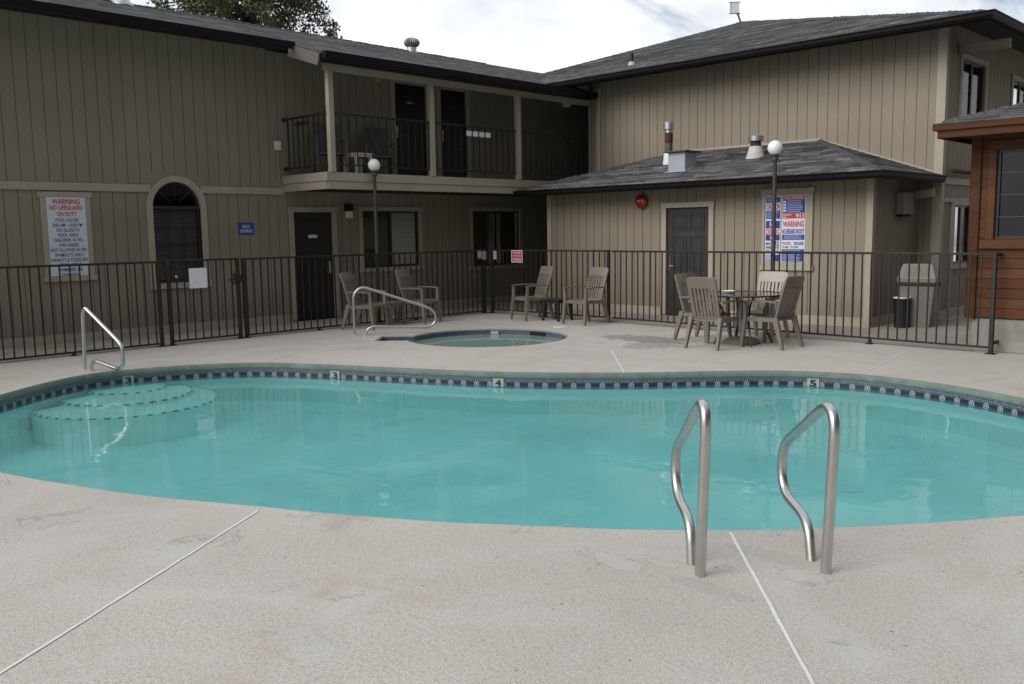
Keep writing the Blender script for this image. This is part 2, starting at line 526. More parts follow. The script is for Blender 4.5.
# ------------------------------------------------------------------ mesh builder
class MB:
    def __init__(self):
        self.v, self.f, self.uv, self.mi = [], [], [], []

    def add(self, verts, faces, uvs=None, mi=0):
        o = len(self.v)
        self.v += [tuple(p) for p in verts]
        for i, f in enumerate(faces):
            self.f.append([a + o for a in f])
            self.uv.append(uvs[i] if uvs else None)
            self.mi.append(mi)
        return self

    def box(self, a, b, ch=0.):
        x0, y0, z0 = (min(p, q) for p, q in zip(a, b))
        x1, y1, z1 = (max(p, q) for p, q in zip(a, b))
        return self.obox(((x0 + x1) / 2, (y0 + y1) / 2, (z0 + z1) / 2), ((x1 - x0) / 2, 0, 0), (0, (y1 - y0) / 2, 0), (0, 0, (z1 - z0) / 2), ch)

    def obox(self, c, ax, ay, az, ch=0.):
        c, ax, ay, az = Vector(c), Vector(ax), Vector(ay), Vector(az)
        if ch <= 0:
            vs = [c + sx * ax + sy * ay + sz * az for sz in (-1, 1) for sy in (-1, 1) for sx in (-1, 1)]
            return self.add(vs, [(0, 2, 3, 1), (4, 5, 7, 6), (0, 1, 5, 4), (2, 6, 7, 3), (0, 4, 6, 2), (1, 3, 7, 5)])
        bm = bmesh.new()
        bmesh.ops.create_cube(bm, size=2)
        M = Matrix((ax, ay, az)).transposed()
        for v in bm.verts:
            v.co = c + M @ v.co
        ch = min(ch, .45 * 2 * min(ax.length, ay.length, az.length))
        bmesh.ops.bevel(bm, geom=bm.edges[:], offset=ch, segments=1, affect='EDGES')
        self.bm(bm)
        return self

    def bm(self, bm):
        bm.verts.index_update()
        self.add([v.co[:] for v in bm.verts], [[v.index for v in f.verts] for f in bm.faces])
        bm.free()

    def beam(self, p, q, w, h, up=(0, 0, 1), ch=0.):
        p, q = Vector(p), Vector(q)
        d = (q - p)
        up = Vector(up)
        s = d.cross(up).normalized()
        u = s.cross(d).normalized()
        return self.obox((p + q) / 2, d / 2, s * w / 2, u * h / 2, ch)

    def taper(self, p, q, a, b, up=(0, 1, 0)):
        """prism from p (half sizes a) to q (half sizes b)"""
        p, q = Vector(p), Vector(q)
        d = (q - p).normalized()
        s = d.cross(Vector(up)).normalized()
        u = s.cross(d).normalized()
        vs = []
        for c, (hx, hy) in ((p, a), (q, b)):
            for i, j in ((-1, -1), (1, -1), (1, 1), (-1, 1)):
                vs.append(c + s * hx * i + u * hy * j)
        return self.add(vs, [(3, 2, 1, 0), (4, 5, 6, 7)] + [(i, (i + 1) % 4, 4 + (i + 1) % 4, 4 + i) for i in range(4)])

    def tube(self, pts, r, seg=12, cap=True):
        pts = [Vector(p) for p in pts]
        n = len(pts)
        rs = r if isinstance(r, (list, tuple)) else [r] * n
        t = [(pts[min(i + 1, n - 1)] - pts[max(i - 1, 0)]).normalized() for i in range(n)]
        ref = Vector((0, 0, 1)) if abs(t[0].z) < .9 else Vector((1, 0, 0))
        nrm = t[0].cross(ref).normalized()
        vs, fs = [], []
        for i in range(n):
            nrm = (nrm - t[i] * nrm.dot(t[i])).normalized()
            bn = t[i].cross(nrm)
            for k in range(seg):
                a = 2 * math.pi * k / seg
                vs.append(pts[i] + (nrm * math.cos(a) + bn * math.sin(a)) * rs[i])
        for i in range(n - 1):
            for k in range(seg):
                k2 = (k + 1) % seg
                fs.append((i * seg + k, i * seg + k2, (i + 1) * seg + k2, (i + 1) * seg + k))
        if cap:
            fs.append(tuple(range(seg))[::-1])
            fs.append(tuple((n - 1) * seg + k for k in range(seg)))
        return self.add(vs, fs)

    def lathe(self, prof, c, seg=24, fin=0.):
        c = Vector(c)
        vs, fs = [], []
        n = len(prof)
        for r, z in prof:
            for k in range(seg):
                a = 2 * math.pi * k / seg
                rr = r * (1 - fin * (k % 2)) if fin else r
                vs.append(c + Vector((rr * math.cos(a), rr * math.sin(a), z)))
        for i in range(n - 1):
            for k in range(seg):
                k2 = (k + 1) % seg
                fs.append((i * seg + k, i * seg + k2, (i + 1) * seg + k2, (i + 1) * seg + k))
        if prof[0][0] > 1e-4:
            fs.append(tuple(range(seg))[::-1])
        if prof[-1][0] > 1e-4:
            fs.append(tuple((n - 1) * seg + k for k in range(seg)))
        return self.add(vs, fs)

    def sphere(self, c, r, seg=28, rings=16, sc=(1, 1, 1)):
        bm = bmesh.new()
        bmesh.ops.create_uvsphere(bm, u_segments=seg, v_segments=rings, radius=r)
        for v in bm.verts:
            v.co = Vector((v.co.x * sc[0], v.co.y * sc[1], v.co.z * sc[2])) + Vector(c)
        self.bm(bm)
        return self

    def grid(self, P, nu, nv, t):
        """thick sheet: P(u, v, w) for u, v in 0..1 and w = +-t/2 across"""
        vs, fs = [], []
        for w in (-.5, .5):
            for j in range(nv + 1):
                for i in range(nu + 1):
                    vs.append(P(i / nu, j / nv, w * t))
        N = (nu + 1) * (nv + 1)
        ix = lambda i, j, s: s * N + j * (nu + 1) + i
        for j in range(nv):
            for i in range(nu):
                fs.append((ix(i, j, 0), ix(i, j + 1, 0), ix(i + 1, j + 1, 0), ix(i + 1, j, 0)))
                fs.append((ix(i, j, 1), ix(i + 1, j, 1), ix(i + 1, j + 1, 1), ix(i, j + 1, 1)))
        for i in range(nu):
            fs.append((ix(i, 0, 0), ix(i + 1, 0, 0), ix(i + 1, 0, 1), ix(i, 0, 1)))
            fs.append((ix(i, nv, 0), ix(i, nv, 1), ix(i + 1, nv, 1), ix(i + 1, nv, 0)))
        for j in range(nv):
            fs.append((ix(0, j, 0), ix(0, j, 1), ix(0, j + 1, 1), ix(0, j + 1, 0)))
            fs.append((ix(nu, j, 0), ix(nu, j + 1, 0), ix(nu, j + 1, 1), ix(nu, j, 1)))
        return self.add(vs, fs)

    def build(self, name, mat, parent=None, org=None, smooth=False, angle=35):
        """org: world point that becomes the object's own origin (a top-level mesh) or its root's origin (a part)"""
        o0 = Vector(org) if org is not None else (Vector(parent['_o']) if parent is not None and '_o' in parent else Vector((0, 0, 0)))
        me = bpy.data.meshes.new(name)
        me.from_pydata([tuple(Vector(p) - o0) for p in self.v], [], self.f)
        if any(u is not None for u in self.uv):
            ul = me.uv_layers.new(name='UVMap')
            i = 0
            for f, u in zip(self.f, self.uv):
                for j in range(len(f)):
                    ul.data[i].uv = u[j] if u else (0, 0)
                    i += 1
        for m in (mat if isinstance(mat, list) else [mat]):
            me.materials.append(MAT[m] if isinstance(m, str) else m)
        if any(self.mi):
            me.polygons.foreach_set('material_index', self.mi)
        bm = bmesh.new()
        bm.from_mesh(me)
        bmesh.ops.recalc_face_normals(bm, faces=bm.faces[:])
        if smooth:
            for f in bm.faces:
                f.smooth = True
            for e in bm.edges:
                if len(e.link_faces) != 2 or e.calc_face_angle(0) > R(angle):
                    e.smooth = False
        bm.to_mesh(me)
        bm.free()
        o = bpy.data.objects.new(name, me)
        COL.objects.link(o)
        if parent is not None:
            o.parent = parent
            o['_o'] = tuple(o0)
        else:
            o.location = o0
            o['_o'] = tuple(o0)
        return o


def tag(o, label=None, cat=None, group=None, kind=None):
    for k, v in (('label', label), ('category', cat), ('group', group), ('kind', kind)):
        if v:
            o[k] = v
    return o


def empty(name, loc, label, cat, group=None, rz=0.):
    o = bpy.data.objects.new(name, None)
    o.empty_display_size = .2
    COL.objects.link(o)
    o.location = loc
    o.rotation_euler = (0, 0, rz)
    o['_o'] = tuple(loc)
    return tag(o, label, cat, group)


def local(o):
    """parts of this root are given in its own coordinates"""
    o['_o'] = (0, 0, 0)
    return o


def copy_tree(o, parent=None):
    c = o.copy()
    COL.objects.link(c)
    if parent is not None:
        c.parent = parent
    for ch in list(o.children):
        copy_tree(ch, c)
    return c


def catmull(pts, per=12, closed=True):
    pts = [Vector(p) for p in pts]
    n = len(pts)
    res = []
    for i in range(n if closed else n - 1):
        if closed:
            a, b, c, d = (pts[(i + k - 1) % n] for k in range(4))
        else:
            a, b, c, d = pts[max(i - 1, 0)], pts[i], pts[i + 1], pts[min(i + 2, n - 1)]
        for k in range(per):
            t = k / per
            res.append(.5 * ((2 * b) + (c - a) * t + (2 * a - 5 * b + 4 * c - d) * t * t + (3 * b - a - 3 * c + d) * t ** 3))
    if not closed:
        res.append(pts[-1])
    return res


def rounded(pts, r, n=6):
    """polyline with its inner corners rounded"""
    pts = [Vector(p) for p in pts]
    res = [pts[0]]
    for i in range(1, len(pts) - 1):
        a, b, c = pts[i - 1], pts[i], pts[i + 1]
        rr = r[i] if isinstance(r, dict) and i in r else (r if not isinstance(r, dict) else .05)
        l = min(rr, (a - b).length * .49, (c - b).length * .49)
        p, q = b + (a - b).normalized() * l, b + (c - b).normalized() * l
        for k in range(n + 1):
            t = k / n
            res.append((1 - t) ** 2 * p + 2 * t * (1 - t) * b + t * t * q)
    res.append(pts[-1])
    return res


def text_geo(body, w, h, bold=.0):
    """flat letters as (verts2d, faces), centred, at most w wide and h tall (stretched to both)"""
    cu = bpy.data.curves.new('lettering', 'FONT')
    cu.body = body
    cu.align_x = 'CENTER'
    cu.align_y = 'CENTER'
    cu.offset = bold
    cu.resolution_u = 3
    ob = bpy.data.objects.new('lettering', cu)
    COL.objects.link(ob)
    dg = bpy.context.evaluated_depsgraph_get()
    me = bpy.data.meshes.new_from_object(ob.evaluated_get(dg))
    vs = [v.co.copy() for v in me.vertices]
    fs = [tuple(p.vertices) for p in me.polygons]
    bpy.data.objects.remove(ob)
    bpy.data.curves.remove(cu)
    bpy.data.meshes.remove(me)
    if not vs:
        return [], []
    x0, x1 = min(v.x for v in vs), max(v.x for v in vs)
    y0, y1 = min(v.y for v in vs), max(v.y for v in vs)
    return [(((v.x - x0) / (x1 - x0) - .5) * w, ((v.y - y0) / (y1 - y0) - .5) * h) for v in vs], fs


def put_text(mb, body, c, u, w, h, n, up=(0, 0, 1), bold=.02):
    c, u, n, up = Vector(c), Vector(u), Vector(n), Vector(up)
    vs, fs = text_geo(body, w, h, bold)
    mb.add([c + u * a + up * b + n * .002 for a, b in vs], fs)


# ------------------------------------------------------------------ setting: deck, pool, spa
FAR = [(-10.63, 3.02), (-11.15, 3.70), (-11.42, 4.39), (-11.20, 5.25), (-10.63, 6.07), (-9.62, 6.62), (-8.65, 7.02), (-7.43, 7.60),
       (-6.40, 8.36), (-5.65, 9.10), (-5.0, 9.66), (-4.24, 9.93), (-3.31, 9.84), (-2.46, 9.48), (-1.70, 8.88), (-1.12, 8.0), (-.95, 7.1), (-1.06, 6.3)]
NEAR = [(-1.42, 5.62), (-1.81, 5.07), (-2.14, 4.68), (-2.51, 4.29), (-3.02, 3.87), (-3.49, 3.55), (-3.88, 3.29), (-4.55, 2.93), (-4.92, 2.76),
        (-5.62, 2.42), (-6.26, 2.19), (-7.04, 1.96), (-7.95, 1.78), (-8.9, 1.78), (-9.85, 2.18)]
POOL = [Vector((p.x, p.y)) for p in catmull([(x, y, 0) for x, y in FAR + NEAR], 8)]


def area(loop):
    return sum(a.x * b.y - b.x * a.y for a, b in zip(loop, loop[1:] + loop[:1])) / 2


if area(POOL) < 0:
    POOL.reverse()

SC, SR = Vector((-10.25, 9.94)), 1.27
SPA = []
ax = Vector((-.735, -.678)).normalized()          # the entry notch points at the hand rail
ay = Vector((-ax.y, ax.x))
hw, reach = .36, 1.74
a0 = math.atan2(ax.y, ax.x)
da = math.asin(hw / SR)
for i in range(91):
    a = a0 + da + (2 * math.pi - 2 * da) * i / 90
    SPA.append(SC + SR * Vector((math.cos(a), math.sin(a))))
for t in (.25, .5, .75, 1):
    r0 = SR * math.cos(da)
    SPA.append(SC + ax * (r0 + (reach - r0) * t) - ay * hw)
for t in (-.5, 0, .5):
    SPA.append(SC + ax * reach + ay * hw * t)
for t in (1, .75, .5, .25):
    SPA.append(SC + ax * (r0 + (reach - r0) * t) + ay * hw)
if area(SPA) < 0:
    SPA.reverse()


def inset(loop, d):
    n = len(loop)
    res = []
    for i in range(n):
        t = (loop[(i + 1) % n] - loop[i - 1]).normalized()
        res.append(loop[i] + Vector((-t.y, t.x)) * d)
    return res


def ring(mb, l0, z0, l1, z1, uv=False):
    n = len(l0)
    vs = [(p.x, p.y, z0) for p in l0] + [(p.x, p.y, z1) for p in l1]
    fs, us = [], []
    s = 0.
    for i in range(n):
        j = (i + 1) % n
        ds = (l0[j] - l0[i]).length
        fs.append((i, j, n + j, n + i))
        us.append([(s, 0), (s + ds, 0), (s + ds, z0 - z1), (s, z0 - z1)])
        s += ds
    mb.add(vs, fs, us if uv else None)


def sheet_with_holes(name, outer, holes, z, mat):
    bm = bmesh.new()
    es = []
    for loop in [outer] + holes:
        vs = [bm.verts.new((p[0], p[1], z)) for p in loop]
        for i in range(len(vs)):
            es.append(bm.edges.new((vs[i], vs[(i + 1) % len(vs)])))
    bmesh.ops.triangle_fill(bm, edges=es, use_beauty=True, use_dissolve=False)
    mb = MB()
    mb.bm(bm)
    # face up
    o = mb.build(name, mat)
    for p in o.data.polygons:
        if p.normal.z < 0:
            p.flip()
    return o


deck = sheet_with_holes('pool_deck', [(-60, -60), (60, -60), (60, 60), (-60, 60)], [POOL, SPA], 0., 'concrete')
tag(deck, kind='structure')


def basin(loop, name, lip, tile, plaster, floor, wz, water, tiled, k=1.):
    m = MB()
    prof = [(0, 0), (.006, -.006 * k), (.016, -.016 * k), (.024, -.034 * k), (.026, -.060 * k), (.016, -.074 * k)]
    for (d0, z0), (d1, z1) in zip(prof, prof[1:]):
        ring(m, inset(loop, d0), z0, inset(loop, d1), z1)
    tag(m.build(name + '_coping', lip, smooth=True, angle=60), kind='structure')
    m = MB()
    l1 = inset(loop, .014)
    ring(m, l1, -.0745 * k, l1, -.0745 * k - tiled, True)
    tag(m.build(name + '_waterline_tile', tile), kind='structure')
    m = MB()
    l2, l3 = inset(loop, .02), inset(loop, .12)
    ring(m, l1, -.0745 * k - tiled, l2, floor + .1)
    ring(m, l2, floor + .1, l3, floor)
    vs = [(p.x, p.y, floor) for p in l3]
    bm = bmesh.new()
    bv = [bm.verts.new(v) for v in vs]
    es = [bm.edges.new((bv[i], bv[(i + 1) % len(bv)])) for i in range(len(bv))]
    bmesh.ops.triangle_fill(bm, edges=es, use_beauty=True)
    m.bm(bm)
    tag(m.build(name + '_basin', plaster), kind='structure')
    bm = bmesh.new()
    l4 = inset(loop, .013)
    bv = [bm.verts.new((p.x, p.y, wz)) for p in l4]
    es = [bm.edges.new((bv[i], bv[(i + 1) % len(bv)])) for i in range(len(bv))]
    bmesh.ops.triangle_fill(bm, edges=es, use_beauty=True)
    m = MB()
    m.bm(bm)
    o = m.build(name + '_water', water)
    for p in o.data.polygons:
        if p.normal.z < 0:
            p.flip()
    tag(o, kind='structure')


WZ = -.166
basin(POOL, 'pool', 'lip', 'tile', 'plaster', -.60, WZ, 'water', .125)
basin(SPA, 'spa', 'spalip', 'spatile', 'spaplaster', -.50, -.098, 'spawater', .125, .42)

# entry steps of the pool: three rounded treads with navy nosing tiles, clipped to the pool wall
def in_poly(p, loop):
    c = False
    n = len(loop)
    for i in range(n):
        a, b = loop[i], loop[i - 1]
        if (a.y > p.y) != (b.y > p.y) and p.x < (b.x - a.x) * (p.y - a.y) / (b.y - a.y) + a.x:
            c = not c
    return c


steps = MB()
dash = MB()
P2 = inset(POOL, .03)
for (cx, cy), r, z in (((-11.27, 4.64), .47, -.21), ((-11.0, 4.53), .757, -.245), ((-10.72, 4.41), 1.035, -.285)):
    arc = []
    for k in range(241):
        a = R(-130) + R(330) * k / 240
        p = Vector((cx + r * math.cos(a), cy + r * math.sin(a)))
        if in_poly(p, P2):
            arc.append(p)
    w0 = Vector((-11.36, 4.62))
    n = len(arc)
    steps.add([(w0.x, w0.y, z)] + [(p.x, p.y, z) for p in arc] + [(p.x, p.y, -.6) for p in arc],
              [(0, i + 1, i + 2) for i in range(n - 1)] + [(i + 1, n + i + 1, n + i + 2, i + 2) for i in range(n - 1)])
    s = 0.
    for i in range(1, n):
        s += (arc[i] - arc[i - 1]).length
        if s % .145 < .06:
            a, b = arc[i - 1], arc[i]
            c = Vector((cx, cy))
            ia, ib = a + (c - a).normalized() * .028, b + (c - b).normalized() * .028
            oa, ob_ = a + (a - c).normalized() * .003, b + (b - c).normalized() * .003
            dash.add([(oa.x, oa.y, z + .003), (ob_.x, ob_.y, z + .003), (ob_.x, ob_.y, z - .012), (oa.x, oa.y, z - .012)], [(0, 1, 2, 3)])
            dash.add([(a.x, a.y, z + .003), (b.x, b.y, z + .003), (ib.x, ib.y, z + .003), (ia.x, ia.y, z + .003)], [(0, 1, 2, 3)])
tag(steps.build('pool_steps', 'stepplaster'), kind='structure')
tag(dash.build('pool_step_nosing_tiles', 'stepdash'), kind='structure')

# walkways behind the fences, a hair above the deck
m = MB()
m.add([(-15.05, -20, .004), (-13.36, -20, .004), (-13.36, 14.6, .004), (-15.05, 14.6, .004)], [(0, 1, 2, 3)])
m.add([(-13.36, 12.99, .004), (-3.9, 12.62, .004), (-3.9, 30, .004), (-13.36, 30, .004)], [(0, 1, 2, 3)])
tag(m.build('walkway', 'walk'), kind='structure')

# white sealant strips let into the deck
m = MB()
for a, b in (((-4.82, 2.72), (-3.07, -.05)), ((-2.50, 4.24), (-.52, 1.95)), ((-7.72, 9.86), (-6.36, 8.37)), ((-4.24, 9.98), (-4.62, 12.4)), ((-10.55, 6.12), (-11.2, 7.2))):
    a, b = Vector((*a, .0035)), Vector((*b, .0035))
    d = (b - a)
    nn = int(d.length / .12)
    s = Vector((-d.y, d.x, 0)).normalized()
    prev = None
    for k in range(nn + 1):
        w = .0085 + random.uniform(-.0012, .0012)
        p = a + d * k / nn + s * random.uniform(-.002, .002)
        cur = (p - s * w, p + s * w)
        if prev:
            m.add([prev[0], cur[0], cur[1], prev[1]], [(0, 1, 2, 3)])
        prev = cur
tag(m.build('deck_joint_sealant', 'sealant'), kind='structure')


# ------------------------------------------------------------------ building helpers
def siding(mb, o, u, n, u0, u1, z0, z1, holes=(), pitch=.203, groove=.013, depth=.014, reveal=.12, phase=0., horizontal=False, bare=()):
    """grooved boards on the plane through o; holes are (ua, ub, za, zb) with real reveals"""
    o, u, n = Vector(o), Vector(u), Vector(n)
    Z = Vector((0, 0, 1))

    def P(a, z, d=0.):
        return o + u * a + Z * z - n * d

    def q(a0, a1, b0, b1, d=0.):
        if a1 - a0 > 1e-5 and b1 - b0 > 1e-5:
            mb.add([P(a0, b0, d), P(a1, b0, d), P(a1, b1, d), P(a0, b1, d)], [(0, 1, 2, 3)])
    if not horizontal:
        cuts = []
        k = math.floor((u0 - phase) / pitch)
        x = phase + k * pitch
        while x < u1:
            cuts.append((max(u0, x), min(u1, x + groove), depth))
            cuts.append((max(u0, x + groove), min(u1, x + pitch), 0.))
            x += pitch
        edges = sorted({h for hh in holes for h in hh[:2]})
        cols = []
        for a, b, d in cuts:
            if b <= a:
                continue
            pts = [a] + [e for e in edges if a < e < b] + [b]
            cols += [(pts[i], pts[i + 1], d) for i in range(len(pts) - 1)]
        prev_d = None
        for a, b, d in cols:
            iv = [(z0, z1)]
            for (ha, hb, za, zb) in holes:
                if ha <= (a + b) / 2 <= hb:
                    nv = []
                    for lo, hi in iv:
                        if zb <= lo or za >= hi:
                            nv.append((lo, hi))
                        else:
                            if za > lo:
                                nv.append((lo, za))
                            if zb < hi:
                                nv.append((zb, hi))
                    iv = nv
            for lo, hi in iv:
                q(a, b, lo, hi, d)
                if prev_d is not None and prev_d != d:
                    mb.add([P(a, lo, 0), P(a, hi, 0), P(a, hi, depth), P(a, lo, depth)], [(0, 1, 2, 3)])
            prev_d = d
    else:
        z = z0
        while z < z1 - 1e-6:
            za, zb = z + groove, min(z1, z + pitch)
            for lo, hi, d in ((z, za, depth), (za, zb, 0.)):
                spans = [(u0, u1)]
                for (ha, hb, ha2, hb2) in holes:
                    if ha2 <= (lo + hi) / 2 <= hb2:
                        spans = [s for a, b in spans for s in ((a, min(b, ha)), (max(a, hb), b)) if s[1] > s[0]]
                for a, b in spans:
                    q(a, b, lo, hi, d)
                    mb.add([P(a, za, 0), P(b, za, 0), P(b, za, depth), P(a, za, depth)], [(0, 1, 2, 3)])
                    mb.add([P(a, z, 0), P(b, z, 0), P(b, z, depth), P(a, z, depth)], [(0, 1, 2, 3)])
            z += pitch
    for (ha, hb, za, zb) in holes:
        if (ha, hb, za, zb) in bare:
            continue
        for a, b in (((ha, za), (hb, za)), ((hb, za), (hb, zb)), ((hb, zb), (ha, zb)), ((ha, zb), (ha, za))):
            mb.add([P(*a, 0), P(*b, 0), P(*b, reveal), P(*a, reveal)], [(0, 1, 2, 3)])


class Face:
    """a vertical wall plane: maps (u, z, out) to world"""
    def __init__(self, o, u, n):
        self.o, self.u, self.n = Vector(o), Vector(u), Vector(n)

    def P(self, a, z, d=0.):
        return self.o + self.u * a + Vector((0, 0, z)) + self.n * d

    def box(self, mb, a0, a1, z0, z1, d0, d1, ch=0.):
        c = self.P((a0 + a1) / 2, (z0 + z1) / 2, (d0 + d1) / 2)
        mb.obox(c, self.u * abs(a1 - a0) / 2, self.n * abs(d1 - d0) / 2, Vector((0, 0, abs(z1 - z0) / 2)), ch)


def casing(F, parent, a0, a1, z0, z1, w=.10, sill=True, head=.02, bottom=False, mat='trim', name='frame'):
    m = MB()
    F.box(m, a0 - w, a0, z0, z1, .001, .028, .004)
    F.box(m, a1, a1 + w, z0, z1, .001, .028, .004)
    F.box(m, a0 - w - head, a1 + w + head, z1, z1 + w * .95, .001, .034, .004)
    if sill:
        F.box(m, a0 - w - .03, a1 + w + .03, z0 - w * .95, z0, .001, .045, .004)
    elif bottom:
        F.box(m, a0 - w, a1 + w, z0 - w, z0, .001, .028, .004)
    return m.build(name, mat, parent)


def door(F, bld, a0, a1, z0, z1, mat, panels, handle_side, plate=None, label=None, plate_z=None):
    m = MB()
    F.box(m, a0, a1, z0, z1, -.075, -.03)
    if panels:
        w = a1 - a0
        for (xa, xb) in ((.13, .46), (.54, .87)):
            for (ya, yb) in ((.04, .37), (.42, .74), (.79, .94)):
                pa, pb = a0 + w * xa, a0 + w * xb
                qa, qb = z0 + (z1 - z0) * ya, z0 + (z1 - z0) * yb
                for g in ((pa, pb, qa, qa + .022), (pa, pb, qb - .022, qb), (pa, pa + .022, qa + .022, qb - .022), (pb - .022, pb, qa + .022, qb - .022)):
                    F.box(m, *g, -.031, -.021, .003)
                F.box(m, pa + .06, pb - .06, qa + .06, qb - .06, -.031, -.023, .004)
    d = m.build('door', mat, bld)
    if label:
        d['label'] = label
    casing(F, d, a0, a1, z0, z1, .10, sill=False)
    h = MB()
    ha = a1 - .07 if handle_side > 0 else a0 + .07
    F.box(h, ha - .025, ha + .025, z0 + .86, z0 + 1.10, -.03, -.018, .004)
    h.tube([F.P(ha, z0 + .93, -.02), F.P(ha, z0 + .93, .03), F.P(ha - .11 * handle_side, z0 + .93, .03)], .010, 8)
    h.build('handle', 'brass', d, smooth=True)
    t = MB()
    F.box(t, a0, a1, z0 - .03, z0 - .003, -.10, .03)
    t.build('threshold', 'fascia', d)
    if plate:
        p = MB()
        zc = plate_z or z0 + (z1 - z0) * .80
        F.box(p, (a0 + a1) / 2 - plate[0] / 2, (a0 + a1) / 2 + plate[0] / 2, zc - plate[1] / 2, zc + plate[1] / 2, -.03, -.024)
        p.build('number_plate', plate[2], d)
    return d


def blinds(F, parent, a0, a1, z0, z1, d, mat, pitch=.035):
    m = MB()
    z = z0 + .01
    while z < z1:
        p = [F.P(a0, z, d + .008), F.P(a1, z, d + .008), F.P(a1, z + pitch * .9, d - .010), F.P(a0, z + pitch * .9, d - .010)]
        m.add(p, [(0, 1, 2, 3)])
        z += pitch
    return m.build('blinds', mat, parent)


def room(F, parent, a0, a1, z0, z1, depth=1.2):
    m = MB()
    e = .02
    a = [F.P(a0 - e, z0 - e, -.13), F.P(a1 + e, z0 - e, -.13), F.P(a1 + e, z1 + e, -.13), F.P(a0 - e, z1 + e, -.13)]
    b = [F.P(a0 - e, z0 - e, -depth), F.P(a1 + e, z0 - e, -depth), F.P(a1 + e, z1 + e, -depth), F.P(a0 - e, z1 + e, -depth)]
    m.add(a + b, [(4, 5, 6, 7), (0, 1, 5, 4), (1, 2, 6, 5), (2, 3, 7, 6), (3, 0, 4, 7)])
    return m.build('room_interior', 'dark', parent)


def slider(F, bld, a0, a1, z0, z1, blind_left='blinddark', blind_right='blind', case=True, label=None):
    """two-leaf sliding window"""
    m = MB()
    s = .035
    mid = (a0 + a1) / 2
    for g in ((a0, a1, z0, z0 + s), (a0, a1, z1 - s, z1), (a0, a0 + s, z0 + s, z1 - s), (a1 - s, a1, z0 + s, z1 - s), (mid - .03, mid + .03, z0 + s, z1 - s)):
        F.box(m, *g, -.07, -.025)
    w = m.build('window', 'sash', bld)
    if label:
        w['label'] = label
    p = MB()
    p.add([F.P(a0 + s, z0 + s, -.05), F.P(mid - .03, z0 + s, -.05), F.P(mid - .03, z1 - s, -.05), F.P(a0 + s, z1 - s, -.05)], [(0, 1, 2, 3)])
    p.add([F.P(mid + .03, z0 + s, -.05), F.P(a1 - s, z0 + s, -.05), F.P(a1 - s, z1 - s, -.05), F.P(mid + .03, z1 - s, -.05)], [(0, 1, 2, 3)])
    p.build('pane', 'pane', w)
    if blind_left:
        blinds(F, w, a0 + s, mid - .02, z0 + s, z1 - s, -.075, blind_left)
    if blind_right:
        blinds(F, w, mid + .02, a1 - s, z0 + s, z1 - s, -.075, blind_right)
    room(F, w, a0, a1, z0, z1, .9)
    if case:
        casing(F, w, a0, a1, z0, z1, .09)
    return w


def clip(poly, val, lo, hi):
    """part of a polygon where lo <= val(p) <= hi"""
    for sign, lim in ((1, lo), (-1, -hi)):
        res = []
        for a, b in zip(poly, poly[1:] + poly[:1]):
            da, db = sign * val(a) - lim, sign * val(b) - lim
            if da >= 0:
                res.append(a)
            if da * db < 0:
                res.append(a + (b - a) * (da / (da - db)))
        poly = res
        if len(poly) < 3:
            return []
    return poly


def roof_slab(mb, plan, zf, thick, udir, course=.143, lift=.008):
    """roof plane over a plan polygon, laid in overlapping shingle courses; UV u along the eave, v up the slope, in metres"""
    top = [Vector((x, y, zf(x, y))) for x, y in plan]
    Z = Vector((0, 0, 1))
    n = len(plan)
    nv = (top[1] - top[0]).cross(top[2] - top[0]).normalized()
    if nv.z < 0:
        nv = -nv
    ud = Vector(udir).normalized()
    vd = nv.cross(ud).normalized()
    if vd.z < 0:
        vd = -vd
    val = lambda p: p.dot(vd)
    uv = lambda p: (p.dot(ud), p.dot(vd))
    base = [p - Z * .004 for p in top]
    bot = [p - Z * thick for p in top]
    mb.add(base + bot, [tuple(range(n)), tuple(range(2 * n - 1, n - 1, -1))] + [(i, (i + 1) % n, n + (i + 1) % n, n + i) for i in range(n)],
           [[uv(p) for p in base], [uv(p) for p in base][::-1]] + [[(0, 0)] * 4] * n)
    v0, v1 = min(map(val, top)), max(map(val, top))
    k = 0
    while v0 + k * course < v1:
        lo = v0 + k * course
        q = clip(top, val, lo, min(lo + course, v1))
        k += 1
        if not q:
            continue
        lf = lift * random.uniform(.8, 1.2)
        up = [p + nv * (lf * (1 - (val(p) - lo) / course) + .0005) for p in q]
        mb.add(up, [tuple(range(len(up)))], [[uv(p) for p in q]])
        for a in range(len(q)):
            b = (a + 1) % len(q)
            if abs(val(q[a]) - lo) < 1e-5 and abs(val(q[b]) - lo) < 1e-5:
                mb.add([up[a], up[b], q[b] - nv * .003, q[a] - nv * .003], [(0, 1, 2, 3)], [[(q[a].dot(ud), lo + .05), (q[b].dot(ud), lo + .05), (q[b].dot(ud), lo + .09), (q[a].dot(ud), lo + .09)]])


def ridge_caps(mb, a, b, w=.15, step=.16, lift=.012):
    a, b = Vector(a), Vector(b)
    d = (b - a).normalized()
    s = d.cross(Vector((0, 0, 1))).normalized()
    n = int((b - a).length / step)
    for i in range(n):
        p = a + d * step * i
        q = p + d * step * 1.08
        h0, h1 = lift + .016, lift
        j = random.uniform(-.006, .006)
        mb.add([p - s * w + Vector((0, 0, h0 - .05)), p + Vector((0, 0, h0 + j)), p + s * w + Vector((0, 0, h0 - .05)),
                q - s * w + Vector((0, 0, h1 - .05)), q + Vector((0, 0, h1 + j)), q + s * w + Vector((0, 0, h1 - .05))],
               [(0, 1, 4, 3), (1, 2, 5, 4)], [[(0, 0), (.1, 0), (.1, .13), (0, .13)]] * 2)


